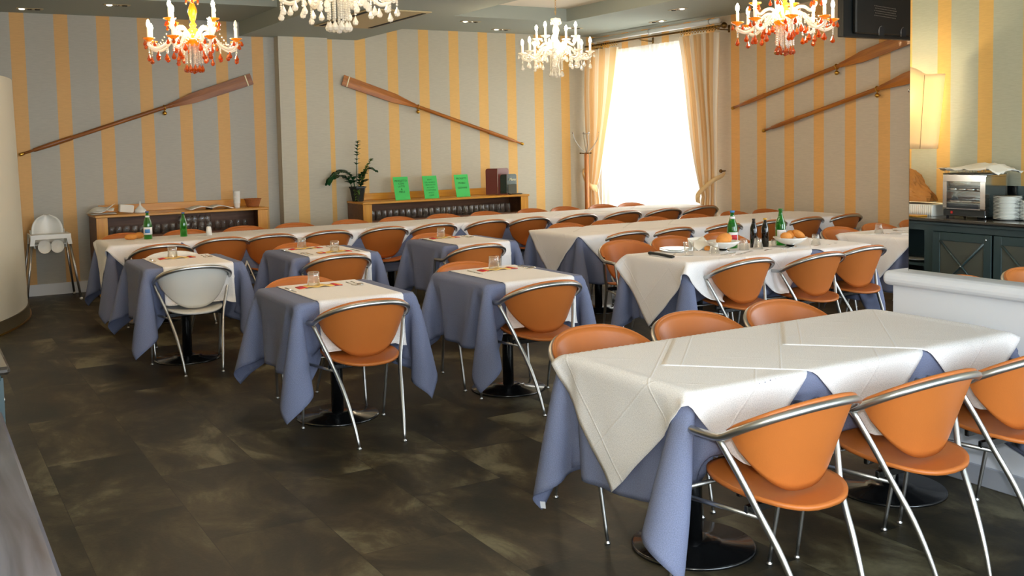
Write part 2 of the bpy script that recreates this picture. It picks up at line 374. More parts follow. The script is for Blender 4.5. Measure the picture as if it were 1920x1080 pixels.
    def shell(s, G, t):
        """closed slab from a grid of points, thickness t (half each side)"""
        A = np.array(G, float); du = np.gradient(A, axis=0); dv = np.gradient(A, axis=1); N = np.cross(du, dv); N /= np.linalg.norm(N, axis=2, keepdims=True)+1e-9
        a, b = A.shape[:2]; P = (A+N*t/2).reshape(-1, 3); Q = (A-N*t/2).reshape(-1, 3); v = list(map(tuple, P))+list(map(tuple, Q)); o = a*b; f = []
        for i in range(a-1):
            for j in range(b-1):
                q = (i*b+j, (i+1)*b+j, (i+1)*b+j+1, i*b+j+1); f.append(q); f.append(tuple(x+o for x in q[::-1]))
        ring = [i*b for i in range(a)]+[(a-1)*b+j for j in range(1, b)]+[i*b+b-1 for i in range(a-2, -1, -1)]+[j for j in range(b-2, 0, -1)]
        for k in range(len(ring)):
            x, y = ring[k], ring[(k+1) % len(ring)]; f.append((y, x, x+o, y+o))
        return s.add(v, f, True)
    def prism(s, poly, a0, a1, axis=1):
        """extrude polygon (2-D, in the two other axes) between a0 and a1 along axis"""
        n = len(poly)
        def mk(p, a):
            q = list(p); q.insert(axis, a); return tuple(q)
        v = [mk(p, a0) for p in poly]+[mk(p, a1) for p in poly]
        f = [tuple(range(n)), tuple(range(2*n-1, n-1, -1))]+[(i, (i+1) % n+0, (i+1) % n+n, i+n)[::-1] for i in range(n)]
        return s.add(v, f, False)
    def xf(s, M):
        s.v = [tuple(M @ Vector(p)) for p in s.v]; return s
    def mesh(s, name, m):
        me = bpy.data.meshes.new(name); me.from_pydata(s.v, [], s.f)
        me.polygons.foreach_set('use_smooth', s.sm); me.materials.append(MATS[m])
        bm = bmesh.new(); bm.from_mesh(me); bmesh.ops.recalc_face_normals(bm, faces=bm.faces); bm.to_mesh(me); bm.free()
        me.update(); return me
def obj(name, mb, m, parent=None, loc=None, rot=None):
    me = mb.mesh(name, m) if isinstance(mb, MB) else mb
    o = bpy.data.objects.new(name, me); COL.objects.link(o)
    if parent: o.parent = parent
    if loc is not None: o.location = loc
    if rot is not None: o.rotation_euler = rot
    return o
def tag(o, label, cat, group=None, kind=None):
    o['label'] = label; o['category'] = cat
    if group: o['group'] = group
    if kind: o['kind'] = kind
    return o
def thing(name, label, cat, loc=(0, 0, 0), rz=0, group=None):
    o = bpy.data.objects.new(name, None); COL.objects.link(o); o.empty_display_size = 0.05
    o.location = loc; o.rotation_euler = (0, 0, rz); return tag(o, label, cat, group)
def struct(name, mb, m):
    o = obj(name, mb, m); o['kind'] = 'structure'; return o
def dup(o, parent=None, loc=None, rz=None, label=None, group=None):
    kids = list(o.children); c = o.copy(); COL.objects.link(c); c.parent = parent
    if loc is not None: c.location = loc
    if rz is not None: c.rotation_euler = (0, 0, rz)
    if label: c['label'] = label
    if group: c['group'] = group
    for k in kids: dup(k, c)
    return c
def smoothpath(pts, n=6):
    P = [Vector(p) for p in pts]; out = []
    for i in range(len(P)-1):
        p0 = P[i-1] if i else P[0]*2-P[1]; p1, p2 = P[i], P[i+1]; p3 = P[i+2] if i+2 < len(P) else P[-1]*2-P[-2]
        for k in range(n):
            t = k/n; out.append(0.5*((2*p1)+(p2-p0)*t+(2*p0-5*p1+4*p2-p3)*t*t+(3*p1-p0-3*p2+p3)*t**3))
    out.append(P[-1]); return out

# ------------------------------------------------------------------ the room
XL, XR, YB, YF, ZC, ZT = -0.34, 8.75, 12.2, -2.5, 3.08, 3.24
struct('floor', MB().box(XL-.1, XR+.3, YF-.1, YB+.1, -0.1, 0), 'floor_tiles')
struct('wall_back_left', MB().box(XL-.1, 3.92, YB, YB+.12, 0, ZT), 'paper_back_left')
struct('wall_back_pier', MB().box(3.92, 4.545, 12.04, YB+.12, 0, ZT), 'paper_pier')
struct('wall_back_right', MB().box(4.545, XR+.1, YB, YB+.12, 0, ZT), 'paper_back')
WY0, WY1, WZ = 9.85, 11.95, 2.82
w = MB().box(XR, XR+.12, YF-.1, -.9, 0, ZT).box(XR, XR+.12, 4.1, WY0, 0, ZT).box(XR, XR+.12, -.9, 4.1, 0, .5).box(XR, XR+.12, -.9, 4.1, 2.7, ZT)
w.box(XR, XR+.12, WY1, YB+.12, 0, ZT); w.box(XR, XR+.12, WY0, WY1, WZ, ZT)
struct('wall_right', w, 'paper_right')
struct('wall_left', MB().box(XL-.12, XL, YF, YB, 0, ZT), 'paper_left')
struct('wall_front', MB().box(XL-.12, .4, YF-.12, YF, 0, ZT).box(6.8, XR+.12, YF-.12, YF, 0, ZT).box(.4, 6.8, YF-.12, YF, 0, .5).box(.4, 6.8, YF-.12, YF, 2.6, ZT), 'rear_wall')
fr = MB()
for x in (.4, 2.51, 4.63, 6.74): fr.box(x, x+.06, YF-.08, YF-.03, .5, 2.6)
fr.box(.4, 6.8, YF-.08, YF-.03, .5, .56).box(.4, 6.8, YF-.08, YF-.03, 2.54, 2.6)
w2 = struct('added_window_2', fr, 'white_paint'); obj('window_pane', MB().box(.46, 6.74, YF-.06, YF-.055, .56, 2.54), 'window_glass', w2)  # unseen window, added to go with the rear fill lamp
fr = MB()
for y in (-.9, .75, 2.4, 4.04): fr.box(XR+.03, XR+.08, y, y+.06, .5, 2.7)
fr.box(XR+.03, XR+.08, -.9, 4.1, .5, .56).box(XR+.03, XR+.08, -.9, 4.1, 2.64, 2.7)
w3 = struct('added_window_3', fr, 'white_paint'); obj('window_pane', MB().box(XR+.055, XR+.06, -.84, 4.04, .56, 2.64), 'window_glass', w3)  # made-up window out of view, put behind the side fill lamp
c = MB()
c.box(XL-.1, XR+.1, YF-.1, YB+.1, ZT, ZT+.1)
struct('ceiling', c, 'ceiling_cove')
c = MB()
c.box(XL, 3.5, 10.735, YB, ZC, ZT); c.box(5.0, XR, 10.735, YB, ZC, ZT); c.box(7.235, XR, YF, 10.735, ZC, ZT)
c.box(XL, 0.5, YF, 10.735, ZC, ZT); c.box(0.5, 3.5, YF, 1.2, ZC, ZT); c.box(5.0, 7.235, YF, 1.2, ZC, ZT)
struct('trim_1', c, 'ceiling_paint')
struct('trim_2', MB().box(3.5, 5.0, YF, YB, 2.912, ZT), 'ceiling_paint')
struct('baseboard_back', MB().box(XL, 3.92, YB-.018, YB, 0, 0.125).box(4.545, XR, YB-.018, YB, 0, 0.125), 'white_paint')
struct('baseboard_right', MB().box(XR-.018, XR, YF, WY0-.06, 0, 0.125), 'white_paint')
# curved low wall at the left
def arc_wall(name, r0, r1, z0, z1, m):
    mb = MB(); n = 40; cx, cy = -2.035, 11.2; v = []; f = []
    for i in range(n+1):
        a = math.radians(-56+86*i/n)
        for r in (r1, r0):
            for z in (z0, z1): q = r-.018*z; v.append((cx+q*math.cos(a), cy+q*math.sin(a), z))
    for i in range(n):
        b = i*4; f += [(b, b+4, b+5, b+1), (b+2, b+3, b+7, b+6), (b+1, b+5, b+7, b+3), (b, b+2, b+6, b+4)]
    f += [(0, 1, 3, 2), (n*4, n*4+2, n*4+3, n*4+1)]
    mb.add(v, f, True); o = struct(name, mb, m); md = o.modifiers.new('e', 'EDGE_SPLIT'); md.split_angle = math.radians(40); return o
arc_wall('wall_curved', 2.88, 3.0, 0.0, 2.275, 'column_paint')
arc_wall('baseboard_curved', 3.0, 3.012, 0.0, 0.115, 'column_base')
arc_wall('trim_3', 3.0, 3.026, 0.0, 0.012, 'brass')
# window with french doors
wo = MB()
for (y0, y1, z0, z1) in ((WY0, WY0+.06, 0, WZ), (WY1-.06, WY1, 0, WZ), (WY0, WY1, WZ-.06, WZ), (WY0, WY1, 0, .08), (10.85, 10.97, 0, WZ), (WY0, WY1, .72, .80)):
    wo.box(XR+.03, XR+.09, y0, y1, z0, z1)
wf = struct('window_1', wo, 'white_paint')
obj('window_pane', MB().box(XR+.055, XR+.06, WY0+.06, 10.85, .08, WZ-.06), 'window_glass', wf)
obj('window_pane', MB().box(XR+.055, XR+.06, 10.97, WY1-.06, .08, WZ-.06), 'window_glass', wf)
struct('street_paving', MB().box(XR+.32, XR+9, 2, 20, -0.2, -0.1), 'rear_wall')

# half wall with the mirror on it
hw = MB().box(4.10, 4.22, YF, 3.275, 0, 0.862); struct('wall_partition', hw, 'partition_paint')
rail = MB(); prof = []
for i in range(9):
    a = -PI/2+PI*i/8; prof.append((4.235+.034*math.cos(a), .898+.036*math.sin(a)))
for i in range(9):
    a = PI/2+PI*i/8; prof.append((4.085+.034*math.cos(a), .898+.036*math.sin(a)))
rail.prism(prof, YF, 3.305, 1); r = struct('trim_4', rail, 'partition_paint')
r.modifiers.new('b', 'BEVEL').width = 0.02; r.modifiers['b'].segments = 3; r.modifiers['b'].limit_method = 'ANGLE'; r.modifiers['b'].angle_limit = math.radians(60)
struct('baseboard_partition', MB().box(4.088, 4.10, YF, 3.275, 0, 0.095, .004), 'grey_base')
mt = thing('wall_mirror', 'large frameless mirror standing on the white half wall and reflecting the dark sideboard', 'mirror', (4.135, 1.2, .934))
obj('mirror_pane', MB().box(-.0025, 0, -2.4, 2.012, 0, 1.97), 'mirror_glass', mt)
obj('mirror_backing', MB().box(.0002, .02, -2.402, 2.016, 0, 1.972), 'black_plastic', mt)
obj('mirror_clip', MB().ball((0.006, 2.02, .865), .008, 8, 6), 'polished_steel', mt)

# ------------------------------------------------------------------ the tub chair
# local frame: origin on the floor, +y towards the table
def rim_pt(u):          # u -1..1, left to right round the back
    a = u*PI/2; ca, sa = abs(math.cos(a))**(2/2.35), abs(math.sin(a))**(2/2.35)
    x = math.copysign(0.268*sa, u); y = -0.215*ca
    return Vector((x, y, 0.642+0.112*(-y/0.215)**1.05))
def chair_meshes(leather):
    out = []
    L = rim_pt(-1); Rr = rim_pt(1)
    path = [(-.262, .165, .634), (-.268, .09, .637)]+[tuple(rim_pt(-1+2*i/14)) for i in range(15)]+[(.268, .09, .637), (.262, .165, .634)]
    path = smoothpath(path, 3)
    out.append(('armrest_tube', MB().tube(path, 0.0135, 12), 'steel'))
    G = []
    nu, nv = 29, 13
    for j in range(nv):
        v = j/(nv-1); row = []
        for i in range(nu):
            u = -1+2*i/(nu-1); uu = u*0.965
            t = rim_pt(uu); drop = 0.318*(1-abs(u)**2.1)**0.72
            d = drop*v
            k = 1-0.062-1.42*d
            if abs(u) > .999: k = 0.935
            p = Vector((t.x*k, t.y*k, t.z+0.016-d-0.016*(1 if j else 0)*0))
            if j == 0: p.z += 0.002
            row.append(tuple(p))
        G.append(row)
    out.append(('backrest', MB().shell(G, 0.011), leather))
    # leather roll over the inner edge of the tube
    roll = [tuple(rim_pt(-.95+1.90*i/24)*1.0) for i in range(25)]
    roll = [(x*.957, y*.945, z+.014) for x, y, z in roll]
    out.append(('backrest_edge', MB().tube(roll, [0.004]+[0.0095]*23+[0.004], 8), leather))
    # saddle seat
    G = []
    for j in range(15):
        r = j/14; row = []
        for i in range(37):
            a = 2*PI*i/36; ca, sa = math.cos(a), math.sin(a)
            ex = 2/2.5; x = 0.200*math.copysign(abs(ca)**ex, ca)*r; y = 0.015+0.228*math.copysign(abs(sa)**ex, sa)*r
            z = 0.432+0.034*max(0, (y+.05)/.29)**1.5+0.020*(abs(x)/.200)**2.2-0.006*max(0, -(y+.1)/.12)
            row.append((x, y, z))
        G.append(row)
    mb = MB(); A = np.array(G)
    v = [tuple(p) for row in G for p in row]; n = 37
    top = MB(); V = []; Fs = []
    c0 = len(V); V.append((0, .015, G[0][0][2]+.007))
    for j in range(1, 15):
        for i in range(36): x, y, z = G[j][i]; V.append((x, y, z+.007))
    for i in range(36): Fs.append((0, 1+i, 1+(i+1) % 36))
    for j in range(13):
        for i in range(36):
            a, b = 1+j*36+i, 1+j*36+(i+1) % 36; Fs.append((a, a+36, b+36, b))
    o = len(V); V += [(x, y, z-.014) for (x, y, z) in V]; Fs += [tuple(q+o for q in f[::-1]) for f in Fs]
    for i in range(36):
        a, b = 1+13*36+i, 1+13*36+(i+1) % 36; Fs.append((a, a+o, b+o, b))
    mb.add(V, Fs, True)
    out.append(('seat', mb, leather))
    legs = []
    for s in (-1, 1):
        front = smoothpath([(s*.262, .165, .634), (s*.262, .176, .60), (s*.257, .215, .40), (s*.250, .252, .18), (s*.246, .282, .012)], 3)
        legs.append(('leg', front, .0098))
        rear = smoothpath([(s*.266, .005, .636), (s*.232, -.045, .53), (s*.19, -.10, .40), (s*.163, -.172, .27), (s*.143, -.232, .13), (s*.130, -.268, .012)], 4)
        legs.append(('leg', rear, .0115))
    L = []
    for nme, path, r in legs:
        n = len(path); rr = [r*(1.0 if k < n*.55 else 1-.38*(k-n*.55)/(n*.45)) for k in range(n)]
        L.append((MB().tube(path, rr, 10), MB().lathe([(0, 0), (.012, 0), (.0125, .006), (.006, .012), (.005, .02)], 12, (path[-1].x, path[-1].y, 0))))
    rails = []
    for s in (-1, 1):
        rails.append(('side_rail', MB().tube([(s*.256, .222, .392), (s*.187, -.104, .392)], .0085, 8), 'steel'))
    rails.append(('cross_bar', MB().tube([(-.257, .212, .408), (.257, .212, .408)], .0085, 8), 'steel'))
    rails.append(('seat_bracket', MB().box(-.12, .12, .06, .08, .396, .428, .003).box(-.205, .205, -.06, -.042, .392, .42, .003), 'black_metal'))
    return out, L, rails
def make_chair(leather, label, group, loc, rz):
    t = thing('tub_chair', label, 'chair', loc, rz, group)
    out, L, rails = chair_meshes(leather)
    for n, mb, m in out: obj(n, mb, m, t)
    for a, b in L:
        l = obj('leg', a, 'steel', t); obj('foot_glide', b, 'dark_brass' if False else 'steel', l)
    for n, mb, m in rails: obj(n, mb, m, t)
    return t
CH = []
proto = {}
def chair(x, y, rz, label, group, kind='leather'):
    if kind not in proto:
        o = proto[kind] = make_chair(kind, label, group, (x, y, 0), rz)
    else: o = dup(proto[kind], None, (x, y, 0), rz, label, group)
    CH.append((x, y, rz)); return o
ORDL = ['first', 'second', 'third', 'fourth', 'fifth', 'sixth', 'seventh', 'eighth', 'ninth', 'tenth', 'eleventh', 'twelfth', 'thirteenth', 'fourteenth', 'fifteenth', 'sixteenth', 'seventeenth', 'eighteenth', 'nineteenth', 'twentieth', 'twenty-first', 'twenty-second', 'twenty-third', 'twenty-fourth', 'twenty-fifth', 'twenty-sixth', 'twenty-seventh', 'twenty-eighth']
ORD = ['first', 'second', 'third', 'fourth', 'fifth', 'sixth', 'seventh', 'eighth', 'ninth', 'tenth', 'eleventh', 'twelfth']
# near long table
gN = 'tan leather chairs at the nearest long table'
for x, y, r, l in ((2.45, 2.41, .02, 'tan leather tub chair nearest the camera, back turned, left end of the nearest table'),
                (3.065, 2.40, 0, 'tan leather tub chair with its back turned, middle one in front of the nearest table'),
                (3.665, 2.41, -.02, 'tan leather tub chair by the white half wall, cut off by the right picture edge'),
                (2.55, 3.47, PI, 'tan leather tub chair facing us behind the left corner of the nearest table'),
                (3.12, 3.49, PI, 'tan leather tub chair facing us behind the middle of the nearest table'),
                (3.69, 3.49, PI, 'tan leather tub chair facing us behind the nearest table, closest to the half wall')):
    chair(x, y, r, l, gN)
# the five small tables
gS = 'chairs at the small tables for two'
chair(2.09, 5.18, 0, 'tan leather chair with its back turned at the front left small table', gS)
chair(2.07, 5.95, PI, 'tan leather chair facing us behind the front left small table', gS)
chair(3.235, 5.17, 0, 'tan leather chair with its back turned at the front right small table', gS)
chair(3.25, 5.97, PI, 'tan leather chair facing us behind the front right small table', gS)
chair(2.79, 7.38, 0, 'tan leather chair with its back turned at the small table with two glasses', gS)
chair(2.79, 8.09, PI, 'tan leather chair facing us behind the small table with two glasses', gS)
chair(3.97, 7.33, 0, 'tan leather chair with its back turned at the small table farthest right', gS)
chair(4.05, 8.10, PI, 'tan leather chair facing us behind the small table farthest right', gS)
chair(1.727, 7.46, 0, 'white leather chair with its back turned, standing free in front of its table', gS, 'leather_white')
chair(1.77, 8.11, PI, 'white leather chair facing us behind the leftmost small table', gS, 'leather_white')
# far long row
gA = 'tan leather chairs along the farthest long table'
for i, x in enumerate((1.86, 2.46, 2.92, 3.48, 4.08, 4.64, 5.27, 5.79, 6.43, 7.06, 7.66, 8.24)):
    chair(x if i else 1.87, 9.47 if i else 9.20, 0, '%s tan leather chair from the left along the near side of the farthest table' % ORD[i], gA)
for i, x in enumerate((1.79, 2.36, 2.95, 3.49, 4.11, 4.67, 5.25, 5.81, 6.45, 6.93, 7.50, 7.95)):
    chair(x, 10.24, PI, '%s tan leather chair from the left along the wall side of the farthest table' % ORD[i], gA)
gB = 'tan leather chairs along the middle long table'
for i, x in enumerate((5.54, 6.08, 6.69, 7.285, 7.81, 8.38)):
    chair(x, 7.42, 0, '%s tan leather chair from the left along the near side of the middle long table' % ORD[i], gB)
for i, x in enumerate((5.56, 6.07, 6.66, 7.22, 7.78, 8.26)):
    chair(x, 8.17, PI, '%s tan leather chair from the left along the far side of the middle long table' % ORD[i], gB)
gM = 'tan leather chairs at the table laid with bottles and bread'
chair(4.91, 5.24, 0, 'tan leather chair with its back turned, leftmost in front of the table with bottles', gM)
chair(5.54, 5.17, 0, 'tan leather chair with its back turned, second in front of the table with bottles', gM)
chair(6.09, 5.26, 0, 'tan leather chair with its back turned, at the right end of the table with bottles', gM)
chair(4.93, 6.42, PI-.12, 'tan leather chair pulled out behind the left end of the table with bottles', gM)
chair(5.46, 6.44, PI, 'tan leather chair facing us behind the glasses of the table with bottles', gM)
chair(5.97, 6.40, PI, 'tan leather chair facing us behind the clear green topped bottle with white labels', gM)
gR = 'tan leather chairs behind the right hand laid table'
chair(7.09, 6.10, PI, 'tan leather chair facing us between the bottle table and the right hand laid table', gR)
chair(7.62, 6.12, PI, 'tan leather chair behind the upturned glass of the right hand laid table', gR)
chair(8.16, 6.14, PI, 'tan leather chair behind the right hand table, half hidden by the mirror edge', gR)

# ------------------------------------------------------------------ tables and draped cloths
def pedestal(t, x, y, z=0.735, base_r=0.243):
    obj('pedestal_base', MB().lathe([(0, 0), (base_r, 0), (base_r, .008), (base_r-.01, .014), (.11, .022), (.105, .03), (.05, .036), (0, .036)], 40, (x, y, 0)), 'black_metal', t)
    obj('pedestal_column', MB().lathe([(.036, .03), (.036, z-.06), (.036, z-.05)], 24, (x, y, 0), cap=True), 'black_metal', t)
    obj('top_plate', MB().box(x-.16, x+.16, y-.16, y+.16, z-.05, z-.03, .004), 'black_metal', t)
def table(label, x0, x1, y0, y1, peds, group=None):
    cx, cy = (x0+x1)/2, (y0+y1)/2
    t = thing('dining_table', label, 'table', (cx, cy, 0), 0, group)
    obj('tabletop', MB().box(x0-cx+.012, x1-cx-.012, y0-cy+.012, y1-cy-.012, .705, .735, .006), 'table_board', t)
    for px, py in peds: pedestal(t, px-cx, py-cy)
    return t

def drape(hx, hy, cl, cw, s, top, rot=0.0, cen=(0, 0), chairs=(), steps=150, iters=12, thick=0.006, arm_r=0.024, shift=0.5, seed=0, bend=0.035, fine=40, shear=.28, xmax=None):
    """position based cloth laid over a table top of half size hx, hy; chairs slide in afterwards"""
    nx, ny = int(round(cl/s))+1, int(round(cw/s))+1
    gx = (np.arange(nx)-(nx-1)/2)*s; gy = (np.arange(ny)-(ny-1)/2)*s
    X, Y = np.meshgrid(gx, gy, indexing='ij')
    c, sn = math.cos(rot), math.sin(rot)
    P = np.zeros((nx, ny, 3)); P[..., 0] = cen[0]+c*X-sn*Y; P[..., 1] = cen[1]+sn*X+c*Y; P[..., 2] = top+thick+.001
    rng = np.random.RandomState(seed)
    out = (np.abs(P[..., 0]) > hx) | (np.abs(P[..., 1]) > hy)
    P[..., 2] -= out*0.004*rng.rand(nx, ny)
    rest0 = P.copy(); Q = P.copy()
    def build(nx, ny, s, bend):
        cons = []
        def addc(di, dj, k, L):
            if dj >= 0: ja, jb = slice(0, ny-dj), slice(dj, ny)
            else: ja, jb = slice(-dj, ny), slice(0, ny+dj)
            if di > 0:
                for q in (0, 1):
                    ia = np.arange(nx-di); ia = ia[(ia//di) % 2 == q]; cons.append((ia, ia+di, ja, jb, k, L, 0))
            else:
                for q in (0, 1):
                    a = np.arange(ny-dj); a = a[(a//dj) % 2 == q]; cons.append((a, a+dj, None, None, k, L, 1))
        addc(1, 0, 1.0, s); addc(0, 1, 1.0, s); addc(1, 1, shear, s*math.sqrt(2)); addc(1, -1, shear, s*math.sqrt(2)); addc(2, 0, bend, 2*s); addc(0, 2, bend, 2*s)
        return cons
    def solve():
        for a, b, ja, jb, k, L, kind in cons:
            if kind == 0: A, B = P[a][:, ja], P[b][:, jb]
            else: A, B = P[:, a], P[:, b]
            d = B-A; l = np.sqrt((d*d).sum(-1, keepdims=True))+1e-9
            d *= 0.5*k*(l-L)/l
            if kind == 0: P[a, ja] += d; P[b, jb] -= d
            else: P[:, a] += d; P[:, b] -= d
    cons = build(nx, ny, s, bend)
    zt = top; zb = top-.075
    def slab():
        px = hx+thick-np.abs(P[..., 0]); py = hy+thick-np.abs(P[..., 1]); pz = zt+thick-P[..., 2]
        ins = (px > 0) & (py > 0) & (pz > 0) & (P[..., 2] > zb)
        fx = ins & (px < pz) & (px < py); fy = ins & (py < pz) & ~fx; fz = ins & ~fx & ~fy
        P[..., 0] = np.where(fx, np.sign(P[..., 0])*(hx+thick), P[..., 0])
        P[..., 1] = np.where(fy, np.sign(P[..., 1])*(hy+thick), P[..., 1])
        P[..., 2] = np.where(fz, zt+thick, P[..., 2])
        return fz
    def collide(off):
        fz = slab()
        Q[fz] = P[fz]
        for (cx, cy, rz) in chairs:
            ca, sa = math.cos(rz), math.sin(rz)
            ox, oy = cx+sa*off, cy-ca*off      # chair slid back by off
            lx = (P[..., 0]-ox)*ca+(P[..., 1]-oy)*sa; ly = -(P[..., 0]-ox)*sa+(P[..., 1]-oy)*ca; lz = P[..., 2]
            near = (np.abs(lx) < .36) & (ly > -.3) & (ly < .38)
            if not near.any(): continue
            idx = np.nonzero(near); q = np.stack([lx[idx], ly[idx], lz[idx]], -1)
            for sgn in (-1, 1):
                for a, b in (((.266, 0, .64), (.262, .165, .634)), ((.262, .165, .634), (.257, .215, .40)), ((.257, .215, .40), (.246, .282, .0)), ((.266, 0, .64), (.19, -.1, .4)), ((.256, .222, .392), (.187, -.104, .392))):
                    a = np.array((a[0]*sgn, a[1], a[2])); b = np.array((b[0]*sgn, b[1], b[2])); ab = b-a
                    t = np.clip(((q-a)@ab)/(ab@ab), 0, 1); cp = a+t[:, None]*ab; d = q-cp; l = np.sqrt((d*d).sum(1))+1e-9
                    m = l < arm_r
                    q[m] = cp[m]+d[m]/l[m][:, None]*arm_r
            # seat as a dished disc
            r = (q[:, 0]/.215)**2+((q[:, 1]-.015)/.242)**2
            m = (r < 1) & (q[:, 2] < .478) & (q[:, 2] > .40)
            hi = m & (q[:, 2] > .425); lo = m & ~hi
            q[hi, 2] = .478
            if lo.any():
                k = 1/np.sqrt(r[lo]+1e-6); q[lo, 0] *= k; q[lo, 1] = .015+(q[lo, 1]-.015)*k
            P[idx[0], idx[1], 0] = ox+q[:, 0]*ca-q[:, 1]*sa; P[idx[0], idx[1], 1] = oy+q[:, 0]*sa+q[:, 1]*ca; P[idx[0], idx[1], 2] = q[:, 2]
        P[..., 2] = np.maximum(P[..., 2], .012)
        if xmax is not None: P[..., 0] = np.minimum(P[..., 0], xmax)
    g = 0.0011
    for st in range(steps):
        vel = np.clip((P-Q)*0.97, -.02, .02); f = st/steps; Q[...] = P; P += vel; P[..., 2] -= g*(1 if f < .7 else .45)
        f = st/steps; off = shift*max(0.0, 1-max(0, f-.38)/.37) if chairs else 0
        for k in range(iters):
            solve()
            if k % 3 == 2: slab()
        collide(off)
    # second pass on a grid twice as fine
    def up(A):
        m, n = A.shape[:2]; B = np.zeros((2*m-1, 2*n-1, 3)); B[::2, ::2] = A; B[1::2, ::2] = (A[1:]+A[:-1])/2
        B[:, 1::2] = (B[:, :-2:2]+B[:, 2::2])/2; return B
    V = up(P-Q)*.5; P = up(P); Q = P-V; nx, ny = P.shape[:2]; cons = build(nx, ny, s/2, bend*.6)
    for st in range(fine):
        vel = np.clip((P-Q)*0.93, -.01, .01); Q[...] = P; P += vel; P[..., 2] -= g*.22
        for k in range(iters+4):
            solve()
            if k % 3 == 2: slab()
        collide(0)
    return P
def cloth_obj(name, P, m, parent=None, loc=(0, 0, 0), sub=0, uvs=1.0):
    nx, ny = P.shape[:2]; me = bpy.data.meshes.new(name)
    v = P.reshape(-1, 3).tolist(); f = [(i*ny+j, (i+1)*ny+j, (i+1)*ny+j+1, i*ny+j+1) for i in range(nx-1) for j in range(ny-1)]
    me.from_pydata(v, [], f); me.polygons.foreach_set('use_smooth', [True]*len(f)); me.materials.append(MATS[m])
    uv = me.uv_layers.new(name='UVMap'); s = uvs
    for l in me.loops:
        i, j = divmod(l.vertex_index, ny); uv.data[l.index].uv = (i*s, j*s)
    me.update(); o = bpy.data.objects.new(name, me); COL.objects.link(o); o.location = loc
    if parent: o.parent = parent
    md = o.modifiers.new('thick', 'SOLIDIFY'); md.thickness = 0.0016; md.offset = 0
    if sub: sb = o.modifiers.new('smooth', 'SUBSURF'); sb.levels = sb.render_levels = sub
    return o
def bvh_of(P, off=(0, 0, 0)):
    nx, ny = P.shape[:2]; v = [Vector(p)+Vector(off) for p in P.reshape(-1, 3).tolist()]
    f = [(i*ny+j, (i+1)*ny+j, (i+1)*ny+j+1, i*ny+j+1) for i in range(nx-1) for j in range(ny-1)]
    return BVHTree.FromPolygons(v, f)
def over(P, tree, hx, hy, top, gap=0.006, gtop=0.004):
    """keep a top cloth outside of the under cloth (all in the under cloth's frame)"""
    nx, ny = P.shape[:2]; push = np.zeros((nx, ny)); D = np.zeros((nx, ny, 3))
    for i in range(nx):
        for j in range(ny):
            x, y, z = P[i, j]
            ex, ey = abs(x)-hx, abs(y)-hy
            if ex < -.02 and ey < -.02 and z > top-.01:
                d = Vector((0, 0, 1)); g = gtop
            elif ex > ey: d = Vector((math.copysign(1, x), 0, 0)); g = gap
            else: d = Vector((0, math.copysign(1, y), 0)); g = gap
            o = Vector((x, y, z))+d*.35; h = tree.ray_cast(o, -d, .40)
            if h[0] is not None:
                dist = .35-h[3]+g
                if dist > 0: push[i, j] = dist
            D[i, j] = d
            if g == gtop: push[i, j] = max(push[i, j], 0)
    # spread the pushes to the neighbours so that no spikes remain
    for _ in range(3):
        q = push.copy(); q[1:] = np.maximum(q[1:], push[:-1]*.75); q[:-1] = np.maximum(q[:-1], push[1:]*.75); q[:, 1:] = np.maximum(q[:, 1:], push[:, :-1]*.75); q[:, :-1] = np.maximum(q[:, :-1], push[:, 1:]*.75); push = q
    return P+D*push[..., None]
def stretch(P, extra):
    P = P.copy(); P[..., 0] += np.where(P[..., 0] > 0.001, extra/2, np.where(P[..., 0] < -.001, -extra/2, 0)); return P

TOPZ = 0.738
OV = 0.41
# --- small tables
HX, HY = .355, .367
blueS = drape(HX, HY, 2*HX+.77, 2*HY+.77, .041, TOPZ, chairs=((-.01, -.43, 0), (0, .34, PI)), steps=210, seed=1)
treeS = bvh_of(blueS)
runS = drape(HX, HY, .50, 2*HY+.56, .0385, TOPZ+.004, cen=(.015, 0), chairs=((-.01, -.43, 0), (0, .34, PI)), steps=130, arm_r=.018, seed=2)
runS = over(runS, treeS, HX, HY, TOPZ)
small = (('front left small table', 2.11, 5.612), ('front right small table', 3.275, 5.60), ('small table with two glasses on it', 2.82, 7.765), ('small table farthest right', 4.10, 7.775), ('leftmost small table with white chairs', 1.755, 7.815))
first = None
for nm, cx, cy in small:
    table('square pedestal table under grey blue cloth, %s' % nm, cx-.35, cx+.35, cy-.362, cy+.362, ((cx, cy),), 'small square tables for two')
    if first is None:
        b = cloth_obj('tablecloth', blueS, 'blue_cloth', None, (cx, cy, 0), uvs=.0205); rn = cloth_obj('table_runner', runS, 'white_cloth', None, (cx, cy, 0), uvs=.01925)
        tag(b, '', 'tablecloth', 'grey blue cloths on the small tables'); tag(rn, '', 'table runner', 'white runners on the small tables'); first = (b, rn)
    else:
        b = dup(first[0], None, (cx, cy, 0)); rn = dup(first[1], None, (cx, cy, 0))
    b['label'] = 'grey blue tablecloth with hanging corners on the %s' % nm
    rn['label'] = 'white cloth runner laid front to back over the %s' % nm

